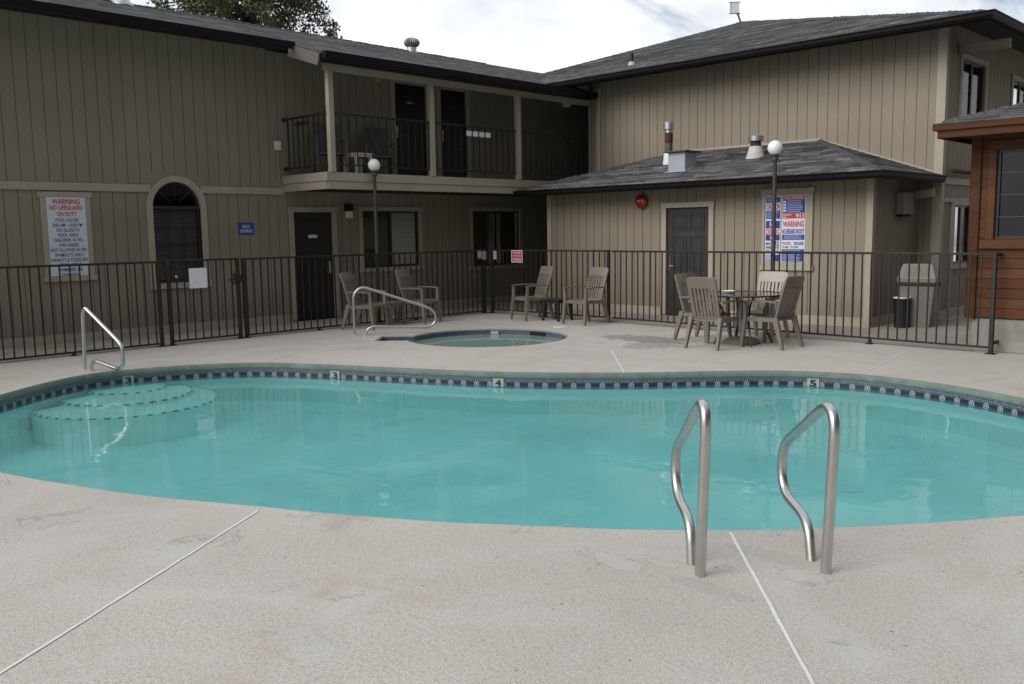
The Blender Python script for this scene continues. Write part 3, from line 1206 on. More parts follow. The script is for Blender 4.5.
def gutter(parent, *pts, name='gutter'):
    """K-style gutter along a polyline (its top outer edge), mitred at the corners; outward is to the right of travel"""
    pts = [Vector(p) for p in pts]
    prof = [(-.11, 0), (0, 0), (-.004, -.022), (-.016, -.030), (-.018, -.075), (-.045, -.118), (-.11, -.118)]
    n, k = len(prof), len(pts)
    dirs = [(pts[i + 1] - pts[i]).normalized() for i in range(k - 1)]
    outs = [Vector((d.y, -d.x, 0)) for d in dirs]
    vs = []
    for i, p in enumerate(pts):
        if 0 < i < k - 1:
            o = outs[i - 1] + outs[i]
            o = o * (2 / o.length_squared)
        else:
            o = outs[min(i, k - 2)]
        vs += [p + o * x + Vector((0, 0, z)) for x, z in prof]
    fs = [tuple(range(n)), tuple(range(k * n - 1, (k - 1) * n - 1, -1))]
    for q in range(k - 1):
        fs += [(q * n + i, q * n + (i + 1) % n, (q + 1) * n + (i + 1) % n, (q + 1) * n + i) for i in range(n)]
    return MB().add(vs, fs).build(name, 'gutter', parent)


# ------------------------------------------------------------------ left wing (long wall faces +X)
XW = -15.05
lw = empty('motel_wing', (XW, 7, 0), 'two storey tan motel wing with an upstairs balcony, left of the pool', 'building')
FL = Face((XW, 0, 0), (0, 1, 0), (1, 0, 0))
holes_low = [(9.53, 10.40, .02, 2.08), (11.13, 12.60, .96, 2.11), (14.18, 15.70, .88, 2.12), (6.81, 7.67, .87, 2.70)]
m = MB()
siding(m, (XW, 0, 0), (0, 1, 0), (1, 0, 0), -6, 24, .0, 2.46, holes_low, phase=.07)
m.build('lower_wall', 'siding', lw)
m = MB()
siding(m, (XW, 0, 0), (0, 1, 0), (1, 0, 0), -6, 24, 2.46, 5.12, [(12.04, 12.90, 2.75, 4.72), (13.29, 14.06, 2.75, 4.72), (6.81, 7.67, .87, 2.70)], phase=.14, bare=[(6.81, 7.67, .87, 2.70)])
m.build('upper_wall', 'siding', lw)
m = MB()
m.box((-22.5, -6, 0), (-15.2, -5.9, 5.1))
m.box((-22.5, -6, 0), (-22.4, 24, 5.1))
m.build('back_wall', 'siding', lw)
m = MB()
FL.box(m, -6, 6.80, 2.40, 2.525, .001, .030, .004)
FL.box(m, 7.68, 9.34, 2.40, 2.525, .001, .030, .004)
FL.box(m, -6, 9.41, .0, .155, .001, .026, .004)
FL.box(m, 10.52, 16.6, .0, .155, .001, .026, .004)
m.build('trim_band', 'trim', lw)

# arched window
aw_c, aw_s, aw_r = 7.24, 2.15, .43
m = MB()
N = 28


def arch_pts(r, base):
    pts = [(aw_c - r, base)]
    for i in range(N + 1):
        a = math.pi - math.pi * i / N
        pts.append((aw_c + r * math.cos(a), aw_s + r * math.sin(a)))
    pts.append((aw_c + r, base))
    return pts


outer, inner = arch_pts(aw_r + .105, .87), arch_pts(aw_r, .87)
for d0, d1 in ((.002, .034),):
    vs = []
    for d in (d0, d1):
        vs += [FL.P(a, z, d) for a, z in outer] + [FL.P(a, z, d) for a, z in inner]
    n = len(outer)
    fs = []
    for i in range(n - 1):
        fs.append((2 * n + i, 2 * n + i + 1, 3 * n + i + 1, 3 * n + i))
        fs.append((i, i + 1, 2 * n + i + 1, 2 * n + i))
        fs.append((n + i, n + i + 1, 3 * n + i + 1, 3 * n + i))
    m.add(vs, fs)
    vs = [FL.P(a, z, d) for d in (.002, -.075) for a, z in inner]
    m.add(vs, [(i, i + 1, n + i + 1, n + i) for i in range(n - 1)])
FL.box(m, aw_c - .55, aw_c + .55, .775, .868, .001, .045, .004)
arch_frame = m
sash = MB()
ri, ro = aw_r - .035, aw_r
pin, pout = arch_pts(ri, .905), arch_pts(ro, .87)
n = len(pin)
vs = []
for d in (-.07, -.03):
    vs += [FL.P(a, z, d) for a, z in pout] + [FL.P(a, z, d) for a, z in pin]
fs = []
for i in range(n - 1):
    fs += [(2 * n + i, 2 * n + i + 1, 3 * n + i + 1, 3 * n + i), (n + i, n + i + 1, 3 * n + i + 1, 3 * n + i)]
sash.add(vs, fs)
FL.box(sash, aw_c - aw_r, aw_c + aw_r, .87, .905, -.07, -.03)
FL.box(sash, aw_c - ri, aw_c + ri, aw_s - .02, aw_s + .025, -.068, -.026)
for a in (-.135, .135):
    FL.box(sash, aw_c + a - .007, aw_c + a + .007, .905, aw_s - .02, -.060, -.045)
for z in (1.22, 1.53, 1.84):
    FL.box(sash, aw_c - ri, aw_c + ri, z - .007, z + .007, -.0595, -.0455)
for a in (45, 90, 135):
    p = FL.P(aw_c + .1 * math.cos(R(a)), aw_s + .02 + .1 * math.sin(R(a)), -.0525)
    q = FL.P(aw_c + ri * math.cos(R(a)), aw_s + ri * math.sin(R(a)), -.0525)
    sash.beam(p, q, .013, .013, up=(1, 0, 0))
aw = sash.build('arched_window', 'sash', lw)
arch_frame.build('frame', 'trim', aw)
# corner pieces of the square opening outside the arch
m = MB()
vs = [FL.P(a, z, -.0015) for a, z in inner[1:-1]]
k = len(vs)
top = []
for a, z in inner[1:-1]:
    top.append(FL.P(a, 2.705, -.0015))
m.add(vs + top, [(i, i + 1, k + i + 1, k + i) for i in range(k - 1)])
m.build('arch_spandrel', 'siding', aw)
m = MB()
m.add([FL.P(a, z, -.05) for a, z in arch_pts(aw_r - .02, .89)], [tuple(range(n))])
m.build('pane', 'pane', aw)
blinds(FL, aw, aw_c - ri, aw_c + ri, .91, aw_s - .03, -.10, 'blinddark', .042)
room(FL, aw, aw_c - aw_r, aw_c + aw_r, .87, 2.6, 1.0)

door(FL, lw, 9.53, 10.40, .03, 2.08, 'blackdoor', True, 1, (.20, .065, 'whitepaint'), 'black door under the balcony', 1.62)
door(FL, lw, 12.05, 12.89, 2.76, 4.72, 'blackdoor', True, -1, (.16, .05, 'graymetal'), 'left black door on the balcony', 4.36)
door(FL, lw, 13.30, 14.05, 2.76, 4.72, 'blackdoor', True, -1, (.16, .05, 'sootpipe'), 'right black door on the balcony', 4.36)
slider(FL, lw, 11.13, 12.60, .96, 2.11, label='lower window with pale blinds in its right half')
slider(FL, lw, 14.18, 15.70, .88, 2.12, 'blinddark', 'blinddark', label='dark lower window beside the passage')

# roof of the left wing: near slope steps out over the balcony
SL = .30
zl = lambda x, y: 4.71 + SL * (-13.31 - x)
m = MB()
roof_slab(m, [(-14.25, -7), (-14.25, 9.07), (-13.31, 9.07), (-13.31, 16.4), (-18.5, 20.5), (-18.5, -7)], zl, .10, (0, 1, 0), lift=.0025)
zr = lambda x, y: 2 * 6.267 - (4.71 + SL * (-13.31 - x)) - .0
roof_slab(m, [(-18.5, -7), (-18.5, 24), (-23.2, 24), (-23.2, -7)], lambda x, y: 6.267 - SL * (-18.5 - x), .10, (0, 1, 0))
ridge_caps(m, (-18.5, 18, 6.267), (-18.5, -6.9, 6.267))
rf = m.build('roof', ['shingle', 'shingleedge'], lw)
gutter(lw, (-14.125, 9.07, 4.985), (-14.125, -7, 4.985))
gutter(lw, (-13.185, 16.25, 4.705), (-13.185, 9.04, 4.705))
m = MB()
m.box((-14.25, -7, 4.845), (-14.236, 9.07, 4.885))
m.box((-13.312, 9.09, 4.545), (-13.298, 16.2, 4.60))
m.build('fascia', 'fascia', lw)
m = MB()                                           # sloped rake board where the roof steps out
a, b = Vector((-14.20, 9.055, zl(-14.20, 0) - .115)), Vector((-13.30, 9.055, zl(-13.30, 0) - .115))
m.beam(a, b, .03, .20)
m.build('rake_board', 'rake', lw)
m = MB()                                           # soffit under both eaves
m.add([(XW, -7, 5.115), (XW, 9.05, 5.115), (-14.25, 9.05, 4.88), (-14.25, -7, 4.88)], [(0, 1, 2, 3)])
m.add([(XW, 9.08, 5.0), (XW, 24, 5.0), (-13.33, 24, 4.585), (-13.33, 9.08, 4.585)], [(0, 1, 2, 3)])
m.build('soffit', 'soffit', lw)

# balcony
XB = -13.59
m = MB()
m.box((XW, 9.36, 2.60), (XB - .04, 24, 2.735))
m.box((XW, 9.40, 2.47), (XB - .06, 24, 2.597))
fl = m.build('balcony_floor', 'soffit', lw)
m = MB()
m.box((XB - .040, 9.34, 2.592), (XB, 16.56, 2.745), .004)
m.box((XB - .058, 9.36, 2.45), (XB - .018, 16.56, 2.588), .004)
m.box((XW + .002, 9.32, 2.592), (XB, 9.358, 2.745), .004)
m.box((XW + .002, 9.34, 2.45), (XB - .06, 9.378, 2.588), .004)
m.build('balcony_rim', 'trim', lw)
m = MB()
m.box((-13.68, 9.36, 4.49), (-13.56, 16.58, 4.655), .004)
m.build('balcony_beam', 'trim', lw)
for y in (9.46, 11.79, 14.21):
    MB().box((-13.665, y - .055, 2.745), (-13.565, y + .055, 4.488), .006).build('post', 'trim', lw)
rail = MB()
rail.box((-13.64, 9.52, 3.755), (-13.60, 16.52, 3.785))
rail.box((-13.635, 9.52, 2.865), (-13.605, 16.52, 2.887))
rail.box((XW + .02, 9.385, 3.755), (-13.66, 9.42, 3.785))
rail.box((XW + .02, 9.39, 2.865), (-13.66, 9.415, 2.887))
for x in (XW + .02, -13.68):
    for z in (2.876, 3.77):
        rail.box((x - .03, 9.375, z - .035), (x + .03, 9.43, z + .035), .006)
rl = rail.build('balcony_railing', 'iron', lw)
bal = MB().box((-13.629, -.0085, 2.887), (-13.612, .0085, 3.755)).build('baluster', 'iron', rl)
first = True
ys = [9.68 + .17 * i for i in range(41)]
for y in ys:
    if min(abs(y - q) for q in (11.79, 14.21)) < .07:
        continue
    b = bal if first else bal.copy()
    if not first:
        COL.objects.link(b)
        b.parent = rl
    first = False
    b.location = (0, y, 0)
bal2 = MB().box((-.0085, 9.394, 2.887), (.0085, 9.411, 3.755)).build('baluster', 'iron', rl)
for i in range(8):
    b = bal2 if i == 0 else bal2.copy()
    if i:
        COL.objects.link(b)
        b.parent = rl
    b.location = (XW + .16 + i * .165, 0, 0)

# ------------------------------------------------------------------ right wing (wall faces -Y)
rw = empty('motel_wing', (-9.6, 16.6, 0), 'tall tan motel wing with a hipped grey roof, behind the low annex', 'building')
YW, XC = 16.6, -5.77
FR = Face((0, YW, 0), (1, 0, 0), (0, -1, 0))
m = MB()
siding(m, (0, YW, 0), (1, 0, 0), (0, -1, 0), -13.62, XC, 0, 5.13, [], phase=.05)
m.build('front_wall', 'siding', rw)
FS = Face((XC, 0, 0), (0, 1, 0), (1, 0, 0))
sh = [(17.38, 18.62, 3.42, 4.56), (17.28, 18.2, .95, 2.0), (20.3, 21.5, 3.42, 4.50)]
m = MB()
siding(m, (XC, 0, 0), (0, 1, 0), (1, 0, 0), YW, 27.5, 0, 5.10, sh, phase=.06)
m.build('side_wall', 'siding', rw)
m = MB()
siding(m, (-13.62, 0, 0), (0, 1, 0), (-1, 0, 0), YW, 24, 0, 4.95, [], phase=.06)
m.box((-15.06, 23.9, 0), (-13.6, 24, 5))
m.box((-13.62, 27.4, 0), (XC - .02, 27.5, 4.95))
m.build('passage_wall', 'siding', rw)
m = MB()
FR.box(m, XC - .13, XC + .026, 0, 5.06, .001, .030, .004)
FSX = m
m = MB()
FS.box(m, YW - .001, YW + .10, 0, 5.05, .001, .024, .004)
FR.box(FSX, -13.38, -13.27, 2.0, 4.85, .001, .030, .004)
FR.box(FSX, -13.62, -13.60, 2.0, 4.85, .001, .020)
FSX.build('trim', 'trim', rw)
FS.box(m, YW + .12, 27.4, 2.36, 2.47, .001, .028, .004)
FS.box(m, YW + .12, 27.4, 2.05, 2.13, .001, .026, .004)
FS.box(m, YW + .50, YW + .60, 0, 2.045, .001, .027, .004)
FS.box(m, YW + .12, 27.4, 0, .15, .001, .022, .004)
m.build('trim', 'trim', rw)
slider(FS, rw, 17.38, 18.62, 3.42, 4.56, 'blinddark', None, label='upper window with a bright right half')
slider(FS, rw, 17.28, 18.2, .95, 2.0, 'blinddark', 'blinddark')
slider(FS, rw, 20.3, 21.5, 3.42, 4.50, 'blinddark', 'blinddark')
AP = Vector((-12.8, 21.85, 7.0))
e0, e1, zE = -18.9, -4.88, 4.965
yE = 15.80
m = MB()
zf = lambda x, y: zE + (7.0 - zE) / (AP.y - yE) * (y - yE)
xl = -14.05
zs = lambda x, y: zE + (7.0 - zE) / (e1 - AP.x) * (e1 - x)
# front slope (its left end runs under the left wing's roof), right slope, and the two hidden ones
roof_slab(m, [(xl, yE), (e1, yE), (AP.x, AP.y), (-18.7, 15.95 + .0)], zf, .10, (1, 0, 0))
roof_slab(m, [(e1, yE), (e1, 28.3), (AP.x, AP.y)], zs, .10, (0, 1, 0))
roof_slab(m, [(e1, 28.3), (e0, 28.3), (AP.x, AP.y)], lambda x, y: zE + (7.0 - zE) / (28.3 - AP.y) * (28.3 - y), .10, (1, 0, 0))
roof_slab(m, [(e0, 28.3), (-18.7, 15.95), (AP.x, AP.y)], lambda x, y: zE + (7.0 - zE) / (AP.x + 18.8) * (x + 18.8), .10, (0, 1, 0))
ridge_caps(m, AP, (e1 - .02, yE + .02, zE + .012), .14)
m.build('roof', ['shingle', 'shingleedge'], rw)
gutter(rw, (-14.1, yE - .125, zE - .005), (e1 + .125, yE - .125, zE - .005), (e1 + .125, 28.4, zE - .005))
m = MB()
m.box((-14.1, yE - .002, zE - .145), (e1, yE + .014, zE - .10))
m.box((e1 - .014, yE + .015, zE - .145), (e1 + .002, 28.3, zE - .10))
m.build('fascia', 'fascia', rw)
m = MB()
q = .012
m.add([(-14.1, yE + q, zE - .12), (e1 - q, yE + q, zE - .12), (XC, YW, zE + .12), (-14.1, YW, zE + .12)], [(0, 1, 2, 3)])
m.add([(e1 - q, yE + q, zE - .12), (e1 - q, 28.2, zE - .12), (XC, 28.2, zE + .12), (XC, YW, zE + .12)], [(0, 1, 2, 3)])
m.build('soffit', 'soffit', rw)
m = MB()
m.beam((XC + .02, 17.2, 4.68), (-4.95, 17.2, 4.68), .09, .15, ch=.006)
m.build('eave_beam', 'siding', rw)
MB().box((-13.80, yE + .06, 4.42), (-13.66, yE + .20, zE - .20), .006).build('eave_strut', 'trim', rw)

# ------------------------------------------------------------------ low annex (lean-to in front of the right wing)
an = empty('low_annex', (-9.6, 14.6, 0), 'single storey tan annex with a grey door and low shingle roof, behind the table', 'building')
YA, XA0, XA1 = 14.6, -13.10, -6.12
FA = Face((0, YA, 0), (1, 0, 0), (0, -1, 0))
m = MB()
siding(m, (0, YA, 0), (1, 0, 0), (0, -1, 0), XA0, XA1, 0, 2.60, [(-10.08, -9.14, .01, 2.05)], phase=.11)
m.build('front_wall', 'siding', an)
m = MB()
siding(m, (XA1, 0, 0), (0, 1, 0), (1, 0, 0), YA, YW - .002, 0, 2.58, [], phase=.05)
m.build('side_wall', 'siding', an)
m = MB()
siding(m, (XA0, 0, 0), (0, 1, 0), (-1, 0, 0), YA, YW - .002, 0, 2.50, [], phase=.05)
m.build('side_wall', 'siding', an)
m = MB()
FA.box(m, XA1 - .09, XA1 + .026, 0, 2.53, .001, .028, .004)
FA.box(m, XA0 - .026, XA0 + .09, 0, 2.53, .001, .028, .004)
FA.box(m, XA0 + .092, -10.20, 0, .16, .001, .024, .004)
FA.box(m, -9.02, XA1 - .092, 0, .16, .001, .024, .004)
FSd = Face((XA1, 0, 0), (0, 1, 0), (1, 0, 0))
m.build('trim', 'trim', an)
m = MB()
FSd.box(m, YA - .001, YA + .09, 0, 2.42, .001, .024, .004)
FSd.box(m, YA + .095, YW - .01, 0, .16, .001, .022, .004)
m.build('trim', 'trim', an)
door(FA, an, -10.08, -9.14, .02, 2.05, 'greydoor', True, -1, (.34, .085, 'pole'), plate_z=1.53)
yA, zA, xr0, xr1 = 14.02, 2.505, -13.52, -5.76
zfa = lambda x, y: zA + .297 * (y - yA)
yT = YW - .004
hl, hr = -11.15, -7.98
zsr = lambda x, y: zA + (zfa(0, yT) - zA) / (xr1 - hr) * (xr1 - x)
zsl = lambda x, y: zA + (zfa(0, yT) - zA) / (hl - xr0) * (x - xr0)
m = MB()
roof_slab(m, [(xr0, yA), (xr1, yA), (hr, yT), (hl, yT)], zfa, .08, (1, 0, 0))
roof_slab(m, [(xr1, yA), (xr1, yT), (hr, yT)], zsr, .08, (0, 1, 0))
roof_slab(m, [(xr0, yA), (hl, yT), (xr0, yT)], zsl, .08, (0, 1, 0))
ridge_caps(m, (hr, yT, zfa(0, yT)), (xr1 - .02, yA + .02, zA + .01), .12)
ridge_caps(m, (hl, yT, zfa(0, yT)), (xr0 + .02, yA + .02, zA + .01), .12)
m.build('roof', ['shingle', 'shingleedge'], an)
gutter(an, (xr0, yA - .09, zA - .01), (xr1 + .09, yA - .09, zA - .01), (xr1 + .09, yT, zA - .01))
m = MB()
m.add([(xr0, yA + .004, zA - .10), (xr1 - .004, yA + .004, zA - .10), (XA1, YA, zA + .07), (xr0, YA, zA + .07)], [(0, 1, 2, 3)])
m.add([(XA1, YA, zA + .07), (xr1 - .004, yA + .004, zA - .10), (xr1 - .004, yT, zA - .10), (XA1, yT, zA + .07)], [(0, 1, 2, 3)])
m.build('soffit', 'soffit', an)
m = MB()                                           # pale flashing against the tall wall
m.beam((hl, yT - .014, zfa(0, yT) + .012), (hr, yT - .014, zfa(0, yT) + .012), .026, .05)
m.beam((hr, yT - .014, zfa(0, yT) + .010), (xr1, yT - .014, zA + .02), .026, .035)
m.build('flashing', 'trim', an)
m = MB()
m.beam((XA1, 16.15, 2.15), (-5.72, 16.15, 2.20), .08, .14, ch=.005)
m.build('eave_beam', 'siding', an)

# ------------------------------------------------------------------ cedar cabin at the right edge
YC, XK = 12.70, -4.02
cb = empty('cedar_cabin', (-1.5, YC, 0), 'red brown cedar clad cabin on a concrete base, at the right edge', 'building')
FC = Face((0, YC, 0), (1, 0, 0), (0, -1, 0))
m = MB()
m.box((XK + .05, YC + .02, 0), (1.5, 17.2, .44), .01)
m.build('foundation', 'found', cb)
wn = (-3.74, -1.6, 1.46, 2.585)
m = MB()
siding(m, (0, YC, 0), (1, 0, 0), (0, -1, 0), XK + .095, 1.5, .44, 2.80, [wn], pitch=.128, groove=.009, depth=.012, horizontal=True)
siding(m, (XK, 0, 0), (0, 1, 0), (-1, 0, 0), YC, 17.2, .44, 2.80, [], pitch=.128, groove=.009, depth=.012, horizontal=True)
siding(m, (1.5, 0, 0), (0, 1, 0), (1, 0, 0), YC, 17.2, .44, 2.80, [], pitch=.128, groove=.009, depth=.012, horizontal=True)
m.box((XK + .03, 17.1, .44), (1.48, 17.2, 2.8))
m.build('wall', 'cedar', cb)
m = MB()
FC.box(m, XK - .02, XK + .10, .43, 2.78, -.02, .035, .005)
FC.box(m, XK + .102, 1.5, 2.70, 2.78, .001, .026, .004)
m.build('corner_trim', 'cedartrim', cb)
m = MB()
s = .035
for g in ((wn[0], wn[1], wn[2], wn[2] + s), (wn[0], wn[1], wn[3] - s, wn[3]), (wn[0], wn[0] + s, wn[2] + s, wn[3] - s), (wn[1] - s, wn[1], wn[2] + s, wn[3] - s)):
    FC.box(m, *g, -.075, -.02)
for a in (-3.40, -3.06, -2.72, -2.38, -2.04):
    FC.box(m, a - .008, a + .008, wn[2] + s, wn[3] - s, -.065, -.040)
for z in (1.74, 2.02, 2.30):
    FC.box(m, wn[0] + s, wn[1] - s, z - .008, z + .008, -.0645, -.0405)
cw = m.build('window', 'sash', cb)
m = MB()
m.add([FC.P(wn[0] + s, wn[2] + s, -.052), FC.P(wn[1] - s, wn[2] + s, -.052), FC.P(wn[1] - s, wn[3] - s, -.052), FC.P(wn[0] + s, wn[3] - s, -.052)], [(0, 1, 2, 3)])
m.build('pane', 'pane', cw)
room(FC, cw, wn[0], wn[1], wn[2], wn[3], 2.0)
m = MB()
FC.box(m, wn[0] - .10, wn[0], wn[2], wn[3], .001, .034, .005)
FC.box(m, wn[0] - .16, wn[1] + .1, wn[2] - .12, wn[2], .001, .046, .005)
FC.box(m, wn[0] - .10, wn[1] + .1, wn[3], wn[3] + .11, .001, .034, .005)
m.build('frame', 'cedar', cw)
kx0, kx1, ky0, ky1, kz = -4.32, 1.9, 12.06, 17.8, 2.90
m = MB()
cx, cyy = (kx0 + kx1) / 2, (ky0 + ky1) / 2
h = (ky1 - ky0) / 2
kp = .30
r1, r2 = Vector((kx0 + h, cyy, kz + kp * h)), Vector((kx1 - h, cyy, kz + kp * h))
roof_slab(m, [(kx0, ky0), (kx1, ky0), (r2.x, r2.y), (r1.x, r1.y)], lambda x, y: kz + kp * (y - ky0), .05, (1, 0, 0))
roof_slab(m, [(kx0, ky0), (r1.x, r1.y), (kx0, ky1)], lambda x, y: kz + kp * (x - kx0), .05, (0, 1, 0))
roof_slab(m, [(kx0, ky1), (r1.x, r1.y), (r2.x, r2.y), (kx1, ky1)], lambda x, y: kz + kp * (ky1 - y), .05, (1, 0, 0))
roof_slab(m, [(kx1, ky1), (r2.x, r2.y), (kx1, ky0)], lambda x, y: kz + kp * (kx1 - x), .05, (0, 1, 0))
ridge_caps(m, r1, (kx0 + .01, ky0 + .01, kz + .008), .10)
m.build('roof', ['shingle', 'shingleedge'], cb)
m = MB()
FE = Face((0, ky0, 0), (1, 0, 0), (0, -1, 0))
m.box((kx0 + .02, ky0 - .005, kz - .075), (kx1, ky0 + .03, kz - .004), .003)
m.box((kx0 + .05, ky0 + .032, kz - .17), (kx1, ky0 + .065, kz - .055), .003)
m.box((kx0 - .005, ky0 - .004, kz - .0751), (kx0 + .019, ky1, kz - .0041), .003)
m.box((kx0 + .032, ky0 + .07, kz - .17), (kx0 + .06, ky1, kz - .055), .003)
m.build('fascia', 'cedartrim', cb)
m = MB()
m.add([(kx0 + .06, ky0 + .066, kz - .15), (kx1, ky0 + .066, kz - .15), (kx1, YC, kz - .11), (kx0 + .06, YC, kz - .11)], [(0, 1, 2, 3)])
m.add([(kx0 + .061, YC, kz - .11), (XK, YC, kz - .11), (XK, ky1, kz - .11), (kx0 + .061, ky1, kz - .15)], [(0, 1, 2, 3)])
m.build('soffit', 'cedartrim', cb)

# ------------------------------------------------------------------ fences
def fence(name, label, cat, p0, p1, posts, feet, top=1.295, bot=.06, spacing=.132, group=None, bars_from=.07, rails_over=0.):
    """pickets between two rails; posts and feet are distances along the line"""
    p0, p1 = Vector((*p0, 0)), Vector((*p1, 0))
    d = p1 - p0
    Lh = d.length
    d.normalize()
    root = empty(name, p0, label, cat, group, math.atan2(d.y, d.x))
    local(root)
    MB().box((0, -.019, top - .032), (Lh, .019, top), .004).build('top_rail', 'iron', root)
    MB().box((0, -.013, bot), (Lh, .013, bot + .026), .003).build('bottom_rail', 'iron', root)
    for a in posts:
        m = MB().box((a - .026, -.026, 0), (a + .026, .026, top + .004), .005)
        m.box((a - .06, -.06, .001), (a + .06, .06, .010), .002)
        m.build('post', 'iron', root)
    for a in feet:
        m = MB().box((a - .02, -.02, 0), (a + .02, .02, bot - .001), .003)
        m.box((a - .05, -.05, .001), (a + .05, .05, .009), .002)
        m.build('foot', 'iron', root)
    bar = None
    a = bars_from
    while a < Lh - .04:
        if all(abs(a - q) > .04 for q in posts):
            if bar is None:
                bar = MB().box((-.0085, -.0085, bot + .026), (.0085, .0085, top - .032)).build('baluster', 'iron', root)
                b = bar
            else:
                b = bar.copy()
                COL.objects.link(b)
                b.parent = root
            b.location = (a, 0, 0)
            b.rotation_euler = (R(random.uniform(-.2, .2)), R(random.uniform(-.25, .25)), 0)
        a += spacing
    return root


XF = -13.35
fence('metal_fence', 'dark metal picket fence in front of the tall white pool rules sign', 'fence', (XF, -2.0), (XF, 6.10), [6.07 + 2.0], [4.78 + 2.0, 2.6 + 2.0, .4 + 2], bot=.035, group='dark metal picket fencing')
gt = fence('metal_gate', 'dark metal picket gate with a white sheet of paper, under the arched window', 'gate', (XF, 6.20), (XF, 7.40), [.03, 1.18], [], top=1.30, bot=.05, bars_from=.15)
MB().box((.07, -.03, .97), (.20, .03, 1.12), .006).build('lock_box', 'blackdoor', gt)
MB().sphere((.135, -.04, 1.045), .024, 16, 10).build('knob', 'brass', gt, smooth=True)
m = MB()
for k in range(3):
    a = R(60 * k)
m.tube([(1.14 + .085 * math.cos(R(t)), -.028, .97 + .085 * math.sin(R(t))) for t in range(0, 361, 20)], .013, 8, cap=False)
m.tube([(1.14 + .04 * math.cos(R(t)), -.030, .97 + .04 * math.sin(R(t))) for t in range(0, 361, 30)], .012, 8, cap=False)
m.box((1.00, -.036, .945), (1.30, -.012, .975), .004)
m.box((1.10, -.05, .94), (1.18, -.02, 1.05), .004)
m.build('latch', 'iron', gt, smooth=True)
MB().box((XF + .014, 6.55, .855), (XF + .020, 6.84, 1.165)).build('sheet_of_paper', 'paper', None, (XF + .017, 6.7, .855))
tag(bpy.data.objects['sheet_of_paper'], 'white sheet of paper on the gate below the arched window', 'paper')
MB()
fence('metal_fence', 'dark metal picket fence in front of the black ground floor door', 'fence', (XF, 7.46), (XF, 12.90), [.03, 5.42], [1.42, 3.6], bot=.035, group='dark metal picket fencing')
fence('metal_fence', 'dark metal picket fence with a red sign, in the far corner', 'fence', (-13.22, 12.97), (-10.15, 12.91), [.0, 3.06], [1.5], bot=.07, group='dark metal picket fencing')
fence('metal_fence', 'dark metal picket fence between the glass table and the annex', 'fence', (-10.08, 12.908), (-3.64, 12.50), [6.44], [1.9, 4.83], bot=.07, top=1.29, group='dark metal picket fencing')
m = MB()
m.beam((-3.64, 12.53, 1.265), (-3.64, 12.694, 1.265), .035, .035)
m.beam((-3.64, 12.53, .14), (-3.64, 12.72, .14), .035, .035)
st = m.build('wall_bracket', 'iron', None, (-3.64, 12.6, 1.2))
tag(st, 'dark stub bracket tying the last fence post to the cedar cabin', 'bracket')

# ------------------------------------------------------------------ stainless rails
def rail_tube(name, label, cat, base, d, prof, r, group=None, rad=.06, flange=True):
    b = Vector((*base, 0))
    d = Vector((*d, 0)).normalized()
    root = empty(name, b, label, cat, group)
    pts = [b + d * u + Vector((0, 0, z)) for u, z in prof]
    pts = rounded(pts, rad, 8) if rad else catmull(pts, 7, closed=False)
    m = MB().tube(pts, r, 20)
    m.build('tube', 'steel', root, smooth=True, angle=50)
    if flange:
        for u in (prof[0][0], prof[-1][0]):
            MB().lathe([(r * 1.9, .0005), (r * 1.9, .006), (r * 1.35, .016), (r * 1.02, .018)], b + d * u, 20).build('flange', 'concrete', root, smooth=True)
    return root


gp = [(0, -.02), (-.094, .922), (.532, .472), (.488, .258), (.188, .196), (.150, -.02)]
rail_tube('grab_rail', 'bent stainless steel grab rail, left of the white joint in the near deck', 'grab rail', (-2.288, 3.606), (-.735, .678), gp, .0255, 'pool ladder grab rails', {1: .24, 2: .12, 3: .12, 4: .10}, False)
gp2 = [(0, -.02), (-.076, .882), (.607, .476), (.586, .234), (.222, .180), (.165, -.02)]
rail_tube('grab_rail', 'bent stainless steel grab rail, right of the white joint in the near deck', 'grab rail', (-1.864, 4.039), (-.745, .668), gp2, .0255, 'pool ladder grab rails', {1: .24, 2: .13, 3: .13, 4: .10}, False)
hp = [(0, -.02), (.03, .72), (.07, .80), (.58, .43), (.70, .33), (.69, .10), (.60, .045), (.19, .135), (.12, .06), (.10, -.02)]
rail_tube('hand_rail', 'stainless hand rail over the pool steps, in front of the left fence', 'hand rail', (-11.74, 4.32), (.95, .31), hp, .023, None, .07)
sp = [(0, -.02), (.0, .68), (.14, .80), (1.20, .43), (1.34, .34), (1.33, .16), (1.20, .09), (.29, .14), (.20, .08), (.18, -.02)]
rail_tube('hand_rail', 'long stainless hand rail at the round spa, in front of two taupe chairs', 'hand rail', (-12.19, 8.78), (.6, .8), sp, .021, None, .10)

